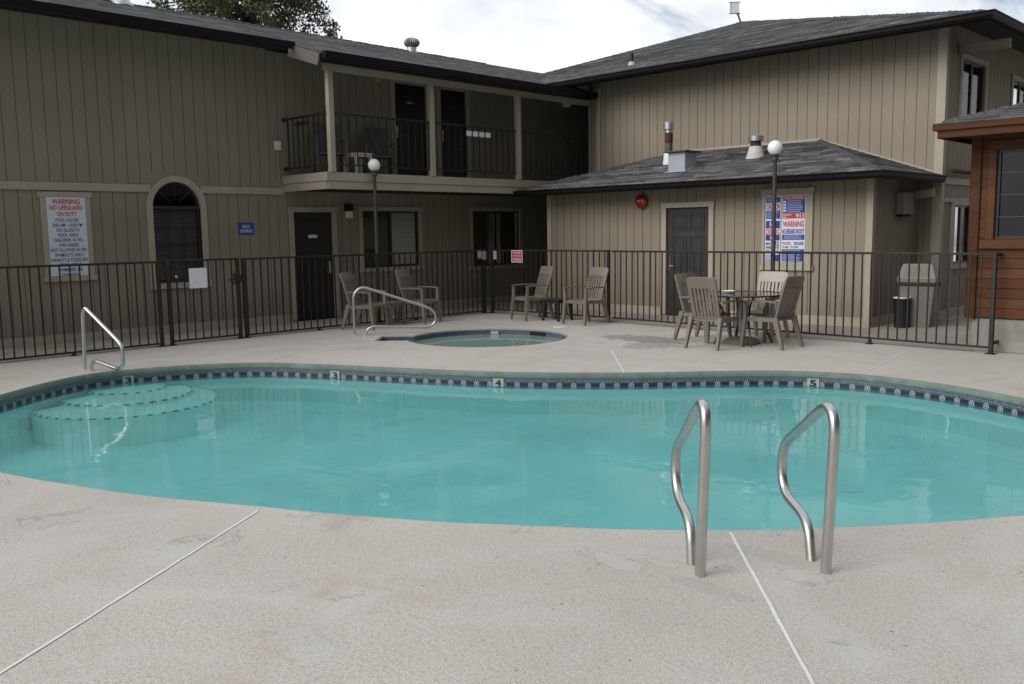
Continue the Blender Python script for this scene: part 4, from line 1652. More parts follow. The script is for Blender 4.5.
# ------------------------------------------------------------------ chairs
def make_chair(mat, label, group):
    root = local(empty('patio_chair', (0, 0, 0), label, 'chair', group))
    # seat: front towards -y
    def seat(u, v, w):
        x = (u - .5) * (.47 + .05 * (1 - v))
        y = -.25 + .47 * v
        z = .425 - .018 * math.sin(math.pi * u) - .02 * v - (.03 * max(0, .18 - v) / .18)
        return (x, y, z + w)
    m = MB().grid(seat, 8, 8, .022)
    m.box((-.245, -.245, .365), (.245, -.225, .412), .004)
    m.box((-.25, -.225, .365), (-.228, .20, .405), .004)
    m.box((.228, -.225, .365), (.25, .20, .405), .004)
    m.build('seat', mat, root, smooth=True)

    def back(x, v, w):
        # v: 0 at the seat, 1 at the top
        y = .195 + .15 * v + .02 * v * v - .03 * (1 - (x / .23) ** 2) + w
        z = .40 + .59 * v - .3 * w
        return (x, y, z)
    m = MB()
    wid = lambda v: .215 + .02 * v

    def strip(xa, xb, va, vb, nu, nv, t):
        m.grid(lambda u, v, w: back(xa(va + (vb - va) * v) * (1 - u) + xb(va + (vb - va) * v) * u, va + (vb - va) * v, w), nu, nv, t)
    for s in (-1, 1):
        strip(lambda v: s * (wid(v) - .052), lambda v: s * wid(v), 0, .74, 2, 8, .028)
    inner = .163
    for k in range(6):
        c = -inner + (2 * inner) * (k + .5) / 6
        strip(lambda v: (c - .0165) * (1 + .08 * v), lambda v: (c + .0165) * (1 + .08 * v), .06, .75, 1, 8, .016)
    strip(lambda v: -wid(v) + .05, lambda v: wid(v) - .05, 0, .07, 4, 1, .024)

    def topw(v):
        if v < .93:
            return wid(v)
        q = (v - .93) / .07
        return wid(v) - .055 * (1 - math.sqrt(max(0, 1 - q * q)))
    strip(lambda v: -topw(v), lambda v: topw(v), .74, 1.0, 8, 8, .026)
    m.build('backrest', mat, root, smooth=True)
    for s in (-1, 1):
        m = MB()
        m.taper((s * .285, -.285, 0), (s * .262, -.245, .40), (.019, .017), (.034, .024))
        m.taper((s * .262, -.245, .40), (s * .278, -.235, .625), (.030, .022), (.020, .018))
        m.build('leg', mat, root)
        m = MB()
        m.taper((s * .255, .335, 0), (s * .232, .205, .43), (.018, .020), (.026, .038))
        m.build('leg', mat, root)

        def arm(u, v, w):
            y = -.262 + .50 * v
            wd = .058 - .012 * v
            x = s * (.272 - .020 * v) + (u - .5) * wd
            return (x, y, .637 + .016 * math.sin(math.pi * v * .9) + w)
        MB().grid(arm, 3, 10, .024).build('armrest', mat, root, smooth=True)
    return root


protos = {}


def place_chair(x, y, front, label, group, mat='resin'):
    if mat not in protos:
        c = make_chair(mat, label, group)
        protos[mat] = c
    else:
        c = copy_tree(protos[mat])
    c.location = (x, y, c.location.z * 0)
    c.rotation_euler = (0, 0, math.atan2(front[1], front[0]) + math.pi / 2)
    c['label'] = label
    c['group'] = group
    return c


GL, GT = 'taupe high back chairs along the fence', 'chairs around the glass table'
place_chair(-12.94, 9.58, (.9, .43), 'taupe high back plastic chair by the fence, nearest the black door', GL)
place_chair(-12.94, 10.80, (.95, .31), 'taupe high back plastic chair by the fence, under the window with pale blinds', GL)
place_chair(-11.66, 12.48, (-.30, -.95), 'taupe high back plastic chair just left of the low black table', GL)
place_chair(-10.33, 12.46, (-.12, -.99), 'taupe high back plastic chair just right of the low black table', GL)
place_chair(-6.80, 11.02, (0, 1), 'taupe slatted chair at the glass table, its back to the pool', GT)
place_chair(-6.20, 11.52, (-1, .06), 'taupe slatted chair on the right of the glass table, seen from the side', GT)
place_chair(-7.36, 11.62, (.95, -.1), 'taupe chair on the left of the glass table, half hidden by another chair', GT)
place_chair(-6.72, 12.22, (.05, -1), 'taupe chair, coloured as front lit, behind the glass table, facing the pool', GT, 'resinlit')
GB = 'dark chairs on the balcony'
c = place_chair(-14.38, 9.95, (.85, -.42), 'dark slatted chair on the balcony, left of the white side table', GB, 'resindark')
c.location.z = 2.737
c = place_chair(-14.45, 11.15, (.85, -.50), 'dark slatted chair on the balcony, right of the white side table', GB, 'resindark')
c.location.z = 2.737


def side_table(loc, mat, w, h, label, rz=0.):
    root = local(empty('side_table', loc, label, 'side table', None, rz))

    def top(u, v, q):
        x, y = (u - .5) * w, (v - .5) * w
        return (x, y, h - .012 + q)
    m = MB().grid(top, 1, 1, .024)
    m.box((-w / 2 + .03, -w / 2 + .03, h - .07), (w / 2 - .03, w / 2 - .03, h - .025), .006)
    m.build('table_top', mat, root)
    for i in (-1, 1):
        for j in (-1, 1):
            MB().taper((i * (w / 2 - .02), j * (w / 2 - .02), 0), (i * (w / 2 - .05), j * (w / 2 - .05), h - .03), (.018, .018), (.028, .028)).build('leg', mat, root)
    return root


side_table((-13.08, 10.22, 0), 'resin', .42, .42, 'low taupe side table between two taupe chairs, behind the long hand rail', .2)
side_table((-11.12, 12.60, 0), 'blackresin', .42, .40, 'low black side table between two taupe chairs at the far fence')
side_table((-14.25, 10.50, 2.737), 'whitepaint', .42, .42, 'small white side table between the dark chairs on the balcony')

# glass table
TC = Vector((-6.68, 11.60, 0))
tb = local(empty('patio_table', TC, 'round smoked glass patio table with dark bent legs among four chairs', 'table'))
m = MB().lathe([(0, .708), (.575, .708), (.575, .716), (0, .716)], (0, 0, 0), 48)
m.build('table_top', 'tabletop', tb)
m = MB().tube([(.585 * math.cos(R(t)), .585 * math.sin(R(t)), .711) for t in range(0, 361, 8)], .013, 8, cap=False)
m.tube([(.30 * math.cos(R(t)), .30 * math.sin(R(t)), .40) for t in range(0, 361, 15)], .008, 6, cap=False)
m.build('rim', 'tablemetal', tb, smooth=True)
for k in range(4):
    a = R(45 + 90 * k)
    pts = catmull([(r * math.cos(a), r * math.sin(a), z) for r, z in ((.53, .70), (.44, .66), (.32, .53), (.29, .40), (.31, .25), (.42, .0))], 5, closed=False)
    MB().tube(pts, .014, 8).build('leg', 'tablemetal', tb, smooth=True)
ub = empty('umbrella_base', (TC.x - .02, TC.y, 0), 'round stone coloured umbrella base under the glass table', 'umbrella base')
MB().lathe([(.255, .0), (.26, .03), (.24, .055), (.16, .085), (.06, .105), (.045, .11)], (TC.x - .02, TC.y, 0), 28).build('weight', 'stone', ub, smooth=True)
MB().lathe([(.027, .1), (.027, .36), (.0, .362)], (TC.x - .02, TC.y, 0), 14).build('sleeve', 'tablemetal', ub, smooth=True)
pl = MB().lathe([(.0, .006), (.075, .004), (.085, .012), (.10, .03), (.094, .032), (.07, .016), (0, .014)], (TC.x - .30, TC.y + .08, .716), 28).build('ashtray', 'whitepaint', None, (TC.x - .30, TC.y + .08, .716), smooth=True)
tag(pl, 'shallow white dish lying on the glass table', 'dish')

# ------------------------------------------------------------------ lamps
def lamp(loc, label, h=2.89):
    root = local(empty('lamp_post', loc, label, 'lamp post', 'globe lamp posts'))
    MB().lathe([(.075, 0), (.075, .012), (.045, .03), (.034, .05), (.032, h - .2), (.034, h - .19), (.034, h - .15)], (0, 0, 0), 16).build('pole', 'pole', root, smooth=True)
    m = MB().lathe([(.030, h - .21), (.052, h - .19), (.052, h - .15), (.040, h - .14), (.058, h - .115), (.060, h - .095), (.03, h - .092)], (0, 0, 0), 16)
    m.box((-.09, -.012, h - .29), (.0, .012, h - .265), .004)
    m.build('collar', 'pole', root, smooth=True)
    MB().sphere((0, 0, h), .112, 32, 20).build('globe', 'globe', root, smooth=True)
    return root


lamp((-13.47, 10.27, 0), 'dark post lamp with a white globe in front of the balcony')
lamp((-6.90, 12.84, 0), 'dark post lamp with a white globe in front of the blue and red notice board', 2.85)

# ------------------------------------------------------------------ signs
def rules_sign():
    root = empty('pool_rules_sign', (XW, 5.42, 1.0), 'tall white pool rules sign with red and navy lettering in a tan frame', 'sign')
    m = MB()
    FL.box(m, 5.13, 5.71, 1.07, 2.29, .03, .042, .002)
    m.build('panel', 'signwhite', root)
    m = MB()
    w = .085
    FL.box(m, 5.13 - w, 5.13, 1.07, 2.29, .001, .036, .004)
    FL.box(m, 5.71, 5.71 + w, 1.07, 2.29, .001, .036, .004)
    FL.box(m, 5.13 - w - .03, 5.71 + w + .03, 2.29, 2.375, .001, .042, .004)
    FL.box(m, 5.13 - w - .03, 5.71 + w + .03, .985, 1.07, .001, .046, .004)
    FL.box(m, 5.13, 5.71, 1.07, 2.29, .001, .029)
    m.build('frame', 'trim', root)
    red = [('WARNING', .42, .085), ('NO LIFEGUARD', .50, .070), ('ON DUTY', .30, .068)]
    blue = [('POOL HOURS', .35), ('8:00 AM - 10:00 PM', .44), ('NO GLASS IN', .34), ('POOL AREA', .30), ('CHILDREN 10 YRS.', .46), ('AND UNDER', .30), ('NOT ALLOWED IN SPA.', .55),
            ('SWIMSUITS ONLY.', .44), ('INFANTS & TODDLERS', .55), ('WEAR LITTLE', .34), ('SWIMMERS OR', .38), ('SWIMWEAR', .30)]
    z = 2.225
    m = MB()
    for t, w, h in red:
        put_text(m, t, FL.P(5.42, z, .042), (0, 1, 0), w, h, (1, 0, 0), bold=.028)
        z -= .096
    m.build('red_lettering', 'signred', root)
    m = MB()
    z -= .0
    for t, w in blue:
        put_text(m, t, FL.P(5.42, z, .042), (0, 1, 0), w, .055, (1, 0, 0), bold=.012)
        z -= .0775
    m.build('navy_lettering', 'signnavy', root)


rules_sign()

r = empty('no_diving_sign', (XW, 8.53, 1.67), 'small blue NO DIVING sign on the tan wall beside the arched window', 'sign')
m = MB()
FL.box(m, 8.375, 8.685, 1.672, 1.882, .002, .012, .003)
m.build('panel', 'nodiving', r)
m = MB()
put_text(m, 'NO', FL.P(8.53, 1.815, .012), (0, 1, 0), .15, .062, (1, 0, 0), bold=.02)
put_text(m, 'DIVING', FL.P(8.53, 1.735, .012), (0, 1, 0), .24, .058, (1, 0, 0), bold=.02)
m.build('lettering', 'signwhite', r)


def notice_board():
    root = empty('notice_board', (-7.6, YA, .97), 'tan framed notice board of blue, red and white pool signs on the annex', 'notice board')
    a0, a1, z0, z1 = -8.0, -7.17, 1.0, 2.225
    m = MB()
    FA.box(m, a0, a1, z0, z1, .001, .024)
    FA.box(m, a0 - .055, a0, z0, z1, .001, .036, .004)
    FA.box(m, a1, a1 + .055, z0, z1, .001, .036, .004)
    FA.box(m, a0 - .08, a1 + .08, z1, z1 + .085, .001, .042, .004)
    FA.box(m, a0 - .08, a1 + .08, z0 - .085, z0, .001, .046, .004)
    m.build('frame', 'trim', root)
    m = MB()
    FA.box(m, -7.985, -7.70, 1.055, 2.19, .0245, .032)
    FA.box(m, -7.675, -7.245, 1.055, 2.19, .0245, .032)
    m.build('panel', 'signwhite', root)
    B, Rd, Wh, Pa, Bk = MB(), MB(), MB(), MB(), MB()
    d0, d1 = .032, .0345

    def blk(mb, a, b, c, d, lift=0):
        FA.box(mb, a, b, c, d, d0 + .0001, d1 + lift)

    def lines(mb, a, b, zt, zb, n, lift=.0015):
        for i in range(n):
            z = zt - (zt - zb) * (i + .5) / n
            e = b - random.uniform(0, .22) * (b - a)
            FA.box(mb, a, e, z - (zt - zb) / n * .27, z + (zt - zb) / n * .27, d1 - .0005, d1 + lift)
    T = lambda mb, t, a, z, w, h, lift=.0: put_text(mb, t, FA.P(a, z, d1 + lift - .001), (1, 0, 0), w, h, (0, -1, 0), bold=.03)
    # right column
    blk(Rd, -7.665, -7.255, 2.13, 2.18)
    T(Wh, 'POOL WARNING', -7.46, 2.155, .33, .026, .002)
    blk(B, -7.665, -7.255, 1.895, 2.125)
    for k, z in enumerate((2.085, 2.035, 1.985, 1.935)):
        blk(Wh, -7.655, -7.60, z - .018, z + .018, .002)
    lines(Pa, -7.585, -7.275, 2.115, 1.905, 7)
    blk(Rd, -7.665, -7.255, 1.80, 1.89)
    T(Wh, 'EMERGENCY', -7.57, 1.860, .16, .026, .002)
    T(Wh, 'DIAL', -7.615, 1.822, .07, .026, .002)
    T(Wh, '911', -7.345, 1.845, .14, .065, .002)
    T(Rd, 'WARNING', -7.46, 1.705, .39, .10)
    T(B, 'NO LIFEGUARD ON DUTY', -7.46, 1.580, .40, .085)
    blk(B, -7.665, -7.255, 1.435, 1.525)
    lines(Pa, -7.63, -7.29, 1.515, 1.447, 4)
    T(Rd, 'POOL', -7.575, 1.375, .16, .05)
    T(B, 'RULES', -7.35, 1.375, .17, .055)
    T(Bk, '9 AM', -7.60, 1.312, .10, .034)
    T(Bk, 'TO 10 PM', -7.44, 1.312, .14, .034)
    blk(B, -7.665, -7.255, 1.065, 1.275)
    lines(Pa, -7.65, -7.30, 1.265, 1.075, 8)
    # left column
    blk(B, -7.975, -7.71, 2.075, 2.175)
    lines(Pa, -7.95, -7.74, 2.16, 2.09, 4)
    T(Rd, 'CAUTION', -7.842, 2.01, .25, .10)
    blk(B, -7.975, -7.71, 1.80, 1.945)
    lines(Pa, -7.965, -7.73, 1.935, 1.815, 5)
    blk(B, -7.975, -7.71, 1.635, 1.765)
    T(Wh, 'NO', -7.842, 1.70, .12, .11, .002)
    T(Rd, 'DIVING', -7.842, 1.575, .25, .10)
    blk(B, -7.975, -7.71, 1.425, 1.525)
    FA_c = FA.P(-7.842, 1.475, d1 + .001)
    Wh.add([FA_c + Vector((.05 * math.cos(R(t)), 0, .042 * math.sin(R(t)))) for t in range(0, 360, 20)], [tuple(range(18))])
    B.add([FA_c + Vector((.028 * math.cos(R(t)), -.001, .024 * math.sin(R(t)))) for t in range(0, 360, 20)], [tuple(range(18))])
    T(B, 'MAX', -7.92, 1.372, .09, .05)
    T(Bk, '22', -7.765, 1.375, .09, .075)
    T(B, 'PERSONS', -7.842, 1.305, .25, .045)
    T(Rd, 'SPA RULES', -7.842, 1.235, .25, .07)
    blk(B, -7.975, -7.71, 1.065, 1.18)
    lines(Wh, -7.965, -7.80, 1.17, 1.075, 5)
    for mb, nm, mt in ((B, 'blue_print', 'signblue'), (Rd, 'red_print', 'signred'), (Wh, 'white_print', 'signwhite'), (Pa, 'fine_print', 'signpale'), (Bk, 'black_print', 'signdark')):
        mb.build(nm, mt, root)


notice_board()

r = empty('no_lifeguard_sign', (-12.45, 12.93, 1.05), 'small red and white notice on the far corner fence', 'sign')
FN = Face((0, 12.925, 0), (1, 0, 0), (0, -1, 0))
m = MB()
FN.box(m, -12.60, -12.30, 1.045, 1.285, .0, .010, .002)
m.build('panel', 'signwhite', r)
m = MB()
FN.box(m, -12.585, -12.315, 1.06, 1.27, .0101, .012)
m.build('red_ground', 'redsign', r)
m = MB()
put_text(m, 'NOTICE', FN.P(-12.45, 1.235, .012), (1, 0, 0), .20, .035, (0, -1, 0))
put_text(m, 'CAUTION', FN.P(-12.45, 1.175, .012), (1, 0, 0), .22, .030, (0, -1, 0))
put_text(m, 'NO SMOKING', FN.P(-12.45, 1.105, .012), (1, 0, 0), .22, .055, (0, -1, 0))
m.build('lettering', 'signwhite', r)

for (y, z, w, h, lb) in ((12.72, 1.20, .10, .15, 'left'), (12.85, 1.18, .10, .17, 'middle')):
    o = MB().box((XF + .045, y - w / 2, z - h / 2), (XF + .052, y + w / 2, z + h / 2)).build('gate_tag', 'graymetal', None, (XF + .045, y, z))
    tag(o, 'pale grey tag on the fence, %s one of three at the corner posts' % lb, 'tag', 'grey tags at the fence corner')
o = MB().box((-13.12, 12.925, 1.10), (-13.03, 12.932, 1.27)).build('gate_tag', 'graymetal', None, (-13.08, 12.93, 1.18))
tag(o, 'pale grey tag on the fence, right one of three at the corner posts', 'tag', 'grey tags at the fence corner')

r = empty('balcony_notice', (-13.60, 13.03, 3.57), 'row of four white cards along the upstairs balcony railing', 'sign')
for k in range(4):
    MB().box((-13.596, 12.70 + .178 * k, 3.575), (-13.590, 12.70 + .178 * k + .135, 3.675)).build('card', 'paper', r)
MB().box((-13.600, 12.68, 3.57), (-13.597, 13.41, 3.68)).build('backing', 'iron', r)
r = MB().box((-14.72, 9.43, 3.63), (-14.25, 9.445, 3.70), .003).build('railing_plaque', 'plaque', None, (-14.5, 9.44, 3.63))
tag(r, 'long rusty red plaque hung on the left end of the balcony railing', 'plaque')

# ------------------------------------------------------------------ wall fittings
r = empty('alarm_bell', (-10.63, YA, 2.19), 'round red alarm bell on the annex wall under the eave', 'bell')
m = MB()
prof = [(.06, .0), (.135, .02), (.14, .045), (.12, .075), (.07, .098), (.0, .106)]
vs, fs = [], []
sg = 28
for rr, dd in prof:
    for k in range(sg):
        a = 2 * math.pi * k / sg
        vs.append(FA.P(-10.63 + rr * math.cos(a), 2.19 + rr * math.sin(a), dd + .02))
for i in range(len(prof) - 1):
    for k in range(sg):
        fs.append((i * sg + k, i * sg + (k + 1) % sg, (i + 1) * sg + (k + 1) % sg, (i + 1) * sg + k))
m.add(vs, fs).build('gong', 'bellred', r, smooth=True)
m = MB()
FA.box(m, -10.70, -10.56, 2.12, 2.26, .001, .03, .004)
m.build('mount', 'bellred', r)
MB().sphere(FA.P(-10.645, 2.20, .128), .022, 12, 8).build('stud', 'whitepaint', r, smooth=True)

r = empty('electrical_box', (XW, 9.25, 3.2), 'small white electrical box with a conduit, left of the balcony', 'electrical box')
m = MB()
FL.box(m, 9.185, 9.305, 3.215, 3.375, .001, .06, .008)
m.build('box', 'whitepaint', r)
m = MB().tube(rounded([FL.P(9.25, 3.22, .025), FL.P(9.25, 2.75, .025), FL.P(9.27, 2.58, .03), FL.P(9.33, 2.50, .06)], .05), .011, 8)
m.build('conduit', 'trim', r, smooth=True)
r = empty('wall_lamp', (XW, 10.78, 2.0), 'small wall lamp with a white shade between the black door and lower window', 'wall lamp')
m = MB()
FL.box(m, 10.70, 10.86, 2.10, 2.24, .001, .10, .01)
m.build('housing', 'fascia', r)
m = MB()
FL.box(m, 10.715, 10.845, 1.965, 2.10, .002, .09, .01)
m.build('shade', 'whitepaint', r)
r = MB().tube([(-14.6, 11.30, 4.82), (-14.6, 11.30, 4.60)], .055, 12).build('insect_trap', 'yellow', None, (-14.6, 11.3, 4.6))
tag(r, 'yellow insect trap hanging under the balcony roof', 'insect trap')
r = empty('wall_vent_box', (XA1, 15.78, 1.82), 'plain tan box on the shaded side wall of the annex', 'utility box')
m = MB()
FSd.box(m, 15.55, 15.98, 1.84, 2.20, .002, .13, .01)
m.build('box', 'siding', r)
m = MB()
FSd.box(m, 15.58, 15.95, 1.80, 1.838, .004, .10)
m.build('outlet', 'fascia', r)
r = MB().tube([(XC + .09, 16.78, 2.58), (XC + .09, 18.2, 2.58)], .035, 10).build('wall_pipe', 'rust', None, (XC + .09, 16.8, 2.58), smooth=True)
tag(r, 'short rusty horizontal pipe on the wall beside the cedar cabin', 'pipe')

# ------------------------------------------------------------------ bins
bn = local(empty('trash_can', (-5.60, 15.28, 0), 'large grey beige trash can with a domed flap lid, beside the annex', 'trash can', None, R(12)))
MB().taper((0, 0, .0), (0, 0, .70), (.20, .20), (.27, .27)).build('body', 'bin', bn)
m = MB().box((-.295, -.295, .685), (.295, .295, .735), .01)
m.box((-.335, -.05, .66), (-.29, .05, .73), .006)
m.box((.29, -.05, .66), (.335, .05, .73), .006)
m.build('rim', 'binblack', bn)
lid = MB()
vs = [(-.285, -.285, .737), (.285, -.285, .737), (.285, .285, .737), (-.285, .285, .737), (-.285, -.285, .80), (.285, -.285, .80), (.285, .285, .80), (-.285, .285, .80),
      (-.215, -.20, 1.03), (.215, -.20, 1.03), (.215, .20, 1.03), (-.215, .20, 1.03)]
lid.add(vs, [(3, 2, 1, 0), (8, 9, 10, 11)] + [(i + k, (i + 1) % 4 + k, (i + 1) % 4 + k + 4, i + k + 4) for k in (0, 4) for i in range(4)])
ld = lid.build('lid', 'bin', bn)
lp = MB()
lp.add([(-.20, -.279, .835), (.20, -.279, .835), (.165, -.222, 1.0), (-.165, -.222, 1.0)], [(0, 1, 2, 3)])
lp.build('flap', 'stone', ld)
bk = local(empty('waste_bin', (-5.72, 14.92, 0), 'small round black bin in front of the large grey trash can', 'waste bin'))
MB().lathe([(.11, 0), (.13, .46), (.133, .48), (.122, .48), (.10, .03), (0, .03)], (0, 0, 0), 20).build('body', 'binblack', bk, smooth=True)
MB().lathe([(.10, .44), (.128, .492), (.134, .50), (.134, .482)], (0, 0, 0), 20).build('liner', 'whitepaint', bk, smooth=True)

# ------------------------------------------------------------------ roof fittings
def on_left(y, x):
    return (x, y, 6.267 - SL * abs(x + 18.5) if x < -18.5 else zl(x, y))


P = Vector(on_left(15.35, -18.4))
tv = empty('turbine_vent', P, 'round metal turbine vent on the ridge of the left roof', 'roof vent')
MB().lathe([(.12, -.12), (.12, .10), (.10, .12)], P, 20).build('neck', 'galv', tv, smooth=True)
MB().lathe([(.11, .115), (.165, .14), (.20, .19), (.205, .24), (.17, .30), (.09, .335), (.0, .34)], P, 48, fin=.10).build('turbine', 'galvdull', tv)
P = Vector(on_left(7.9, -18.2))
vp = empty('vent_pipe', P, 'stubby grey vent pipe at the top of the left roof, upper edge of picture', 'vent pipe')
MB().lathe([(.135, -.12), (.135, .42), (.12, .42), (.12, .2), (0, .2)], P, 20).build('pipe', 'galv', vp, smooth=True)
MB().lathe([(.22, -.05), (.20, -.0), (.14, .05)], P, 20).build('flashing', 'galv', vp, smooth=True)
P = Vector((-12.52, 16.75, zf(0, 16.75)))
bp_ = empty('vent_pipe', P, 'thin black vent pipe low on the grey hipped roof', 'vent pipe')
MB().lathe([(.045, -.1), (.045, .25), (.0, .25)], P, 14).build('pipe', 'blackdoor', bp_, smooth=True)
MB().lathe([(.09, -.03), (.055, .06), (.05, .065)], P, 14).build('flashing', 'conewhite', bp_, smooth=True)
P = AP + Vector((.02, -.03, 0))
an_ = empty('antenna', P, 'small white square antenna panel on a bent mast at the roof peak', 'antenna')
MB().tube([P, P + Vector((-.06, -.05, .20)), P + Vector((-.12, -.10, .30))], .024, 8).build('mast', 'pole', an_, smooth=True)
ct = P + Vector((-.12, -.10, .36))
d1 = Vector((.72, .70, 0))
MB().obox(ct, d1 * .125, Vector((.68, -.70, .1)).normalized() * .025, Vector((0, 0, .14)), .02).build('panel', 'whitepaint', an_)

# annex roof fittings
P = Vector((-10.02, 15.02, zfa(0, 15.02)))
cv = local(empty('roof_vent_box', P, 'blue grey sheet metal vent box with a flat cap on the annex roof', 'roof vent'))
MB().box((-.19, -.19, -.10), (.19, .19, .30), .006).build('box', 'graymetal', cv)
MB().box((-.26, -.26, .302), (.26, .26, .33), .004).build('cap', 'pole', cv)
m = MB().add([(-.24, -.27, -.27 * .297 + .006), (.24, -.27, -.27 * .297 + .006), (.24, .27, .27 * .297 + .006), (-.24, .27, .27 * .297 + .006)], [(0, 1, 2, 3)])
m.build('flashing', 'graymetal', cv)
P = Vector((-10.70, 15.55, zfa(0, 15.55)))
fp = local(empty('flue_pipe', P, 'rusty flue pipe with a metal cap, left of the vent box on the annex roof', 'flue pipe'))
MB().lathe([(.12, -.08), (.09, .22), (.08, .24)], (0, 0, 0), 18).build('flashing', 'whitepaint', fp, smooth=True)
MB().lathe([(.075, .2), (.075, .40), (.075, .42)], (0, 0, 0), 18).build('pipe', 'sootpipe', fp, smooth=True)
MB().lathe([(.08, .42), (.08, .60), (.075, .61)], (0, 0, 0), 18).build('rusty_collar', 'rust', fp, smooth=True)
MB().lathe([(.072, .61), (.072, .68), (.105, .68), (.108, .80), (.09, .82), (0, .82)], (0, 0, 0), 18).build('cap', 'galv', fp, smooth=True)
P = Vector((-8.78, 15.60, zfa(0, 15.60)))
wv = local(empty('flue_vent', P, 'white cone shaped flue vent with a metal cap, right on the annex roof', 'flue vent'))
MB().lathe([(.20, -.07), (.155, .05), (.12, .18), (.11, .19)], (0, 0, 0), 24).build('cone', 'conewhite', wv, smooth=True)
MB().lathe([(.10, .19), (.10, .23), (.09, .29)], (0, 0, 0), 20).build('collar', 'rust', wv, smooth=True)
m = MB().lathe([(.10, .28), (.14, .285), (.145, .375), (.13, .38), (.10, .38), (.0, .385)], (0, 0, 0), 20)
m.build('cap', 'galv', wv, smooth=True)

# ------------------------------------------------------------------ depth markers, drain, lids
def wall_spot(px, py):
    best = min(range(len(POOL)), key=lambda i: (POOL[i] - Vector((px, py))).length)
    a, b = POOL[best - 1], POOL[(best + 1) % len(POOL)]
    t = (b - a).normalized()
    return POOL[best], t, Vector((-t.y, t.x))


for (px, py), num, lb in (((-11.32, 4.74), '3', 'white depth tile marked 3 under the left hand rail'), ((-9.66, 6.62), '3', 'white depth tile marked 3 at the far pool edge'),
                          ((-7.53, 7.56), '4', 'white depth tile marked 4 at the far pool edge'), ((-4.76, 9.76), '5', 'white depth tile marked 5 at the far pool edge')):
    p, t, nrm = wall_spot(px, py)
    right = -t
    base = Vector((p.x, p.y, 0)) + Vector((nrm.x, nrm.y, 0)) * .022
    r3, n3 = Vector((right.x, right.y, 0)), Vector((nrm.x, nrm.y, 0))
    root = empty('depth_marker', base + Vector((0, 0, -.16)), lb, 'depth marker', 'depth marker tiles')
    MB().obox(base + Vector((0, 0, -.128)), r3 * .066, n3 * .005, Vector((0, 0, .048)), .003).build('tile', 'marker', root)
    m = MB()
    put_text(m, num, base + n3 * .006 + Vector((0, 0, -.134)), r3, .075, .080, n3, bold=.04)
    m.build('number', 'signdark', root)
p = SC + SR * Vector((math.cos(R(130)), math.sin(R(130))))
o = MB().obox((p.x + .02, p.y - .03, -.066), (.055, .040, 0), (.003, -.004, 0), (0, 0, .028), .002).build('depth_marker', 'marker', None, (p.x, p.y, -.12))
tag(o, 'blank white tile in the blue tile band of the spa', 'depth marker')
p = SC + SR * Vector((math.cos(R(93)), math.sin(R(93))))
o = MB().obox((p.x, p.y - .035, -.068), (.17, 0, 0), (0, .006, 0), (0, 0, .026)).build('skimmer_opening', 'blackdoor', None, (p.x, p.y, -.12))
tag(o, 'dark skimmer slot in the far wall of the spa', 'skimmer')
o = MB().lathe([(.115, .0), (.115, .005), (.10, .008), (0, .008)], (-10.30, 11.72, 0), 24).build('deck_lid', 'whitepaint', None, (-10.30, 11.72, 0))
tag(o, 'round white lid in the deck behind the spa', 'lid')
o = MB().lathe([(.115, 0), (.115, .012), (.09, .02), (0, .022)], (-3.25, 7.45, -.60), 28).build('pool_drain', 'paper', None, (-3.25, 7.45, -.60))
tag(o, 'pale round drain cover under the water, right of the grab rails', 'drain')

# ------------------------------------------------------------------ trees
def leaf_cloud(clumps, per, size, rng):
    vs, fs = [], []
    k = 0
    for (cx, cy, cz, r) in clumps:
        n = int(per * (r / .6) ** 2)
        for _ in range(n):
            d = rng.normal(size=3)
            d /= np.linalg.norm(d)
            p = np.array((cx, cy, cz)) + d * r * rng.uniform(.25, 1.0) * np.array((1, 1, .72))
            a = rng.normal(size=3)
            a /= np.linalg.norm(a)
            b = np.cross(a, rng.normal(size=3))
            b /= np.linalg.norm(b)
            s = size * rng.uniform(.6, 1.4)
            q = [p - a * s, p + b * s * .45, p + a * s, p - b * s * .45]
            vs += [tuple(x) for x in q]
            fs.append((k, k + 1, k + 2, k + 3))
            k += 4
    return vs, fs


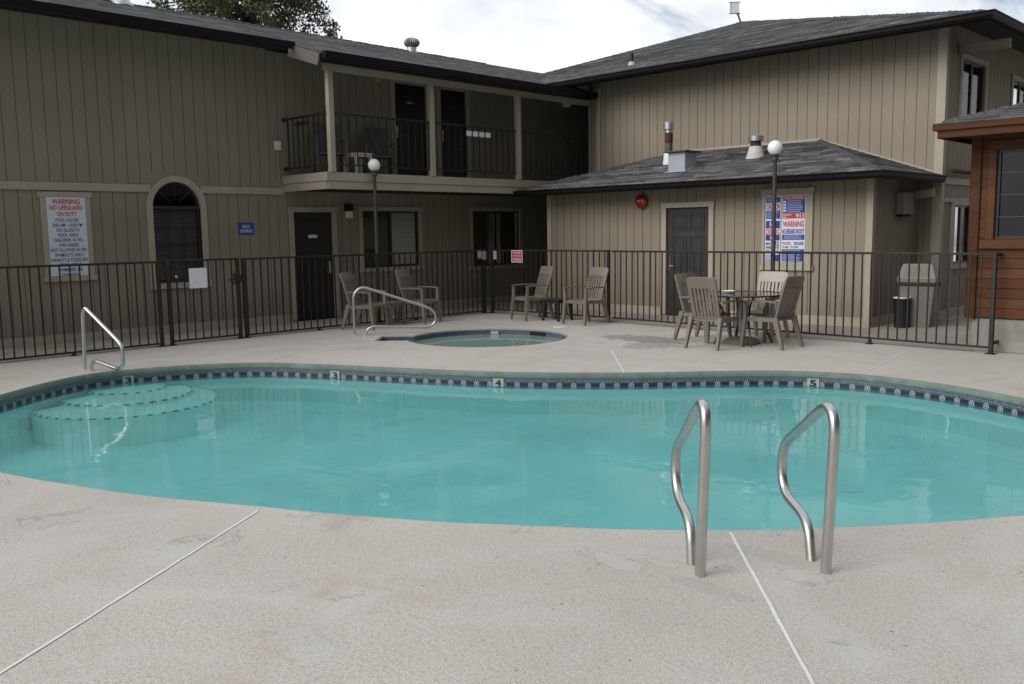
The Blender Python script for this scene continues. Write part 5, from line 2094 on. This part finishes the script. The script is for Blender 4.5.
def tree(name, label, base, hgt, crown_z0, spread, seed, nclump, per, size):
    rng = np.random.default_rng(seed)
    root = local(empty(name, base, label, 'tree'))
    tm = MB().tube([(0, 0, -.3), (.05, 0, hgt * .3), (-.04, .06, hgt * .65), (.03, 0, hgt * .97)], [.34, .26, .17, .03], 10)
    clA, clB = [], []
    for i in range(nclump):
        f = rng.random() ** .8
        z = crown_z0 + (hgt - crown_z0) * f
        a = rng.random() * 2 * math.pi
        R0 = spread * (1 - .62 * f) * rng.uniform(.25, 1.0)
        c = (R0 * math.cos(a), R0 * math.sin(a), z - R0 * .12, rng.uniform(.2, .55))
        (clA if rng.random() < .58 else clB).append(c)
        if R0 > .7 and rng.random() < .35:
            tm.tube([(0, 0, z - .25), (R0 * .5 * math.cos(a), R0 * .5 * math.sin(a), z - .05), (c[0], c[1], c[2])], [.055, .035, .012], 6)
    tm.build('trunk', 'bark', root, smooth=True)
    v, f = leaf_cloud(clA, per, size, rng)
    MB().add(v, f).build('crown', 'leafa', root)
    v, f = leaf_cloud(clB, per, size, rng)
    MB().add(v, f).build('crown', 'leafb', root)
    return root


tree('conifer_tree', 'dark leafy evergreen tree rising behind the left roof', (-30.0, 17.6, 0), 15.5, 7.0, 4.2, 11, 900, 190, .07)

# unseen trees added across the court, for window reflections and a darker left wall
rng = np.random.default_rng(5)
cl = []
for i in range(260):
    a = rng.random()
    x, y = (7.5 + rng.uniform(0, 3), -8 + 34 * a)
    cl.append((x, y, rng.uniform(.5, 8.5 + 1.5 * math.sin(a * 17)), rng.uniform(.8, 1.6)))
v, f = leaf_cloud(cl, 34, .32, rng)
tl = MB().add(v, f)
for (x, y, z, r_) in cl:  # opaque cores added so the trees block more light
    bm = bmesh.new()
    bmesh.ops.create_icosphere(bm, subdivisions=1, radius=r_ * .92)
    for q in bm.verts:
        q.co = q.co * random.uniform(.8, 1.1) + Vector((x, y, z))
    tl.bm(bm)
o = tl.build('added_tree_line', 'leafa')
tag(o, kind='stuff')

for o in list(bpy.data.objects):
    if '_o' in o:
        del o['_o']
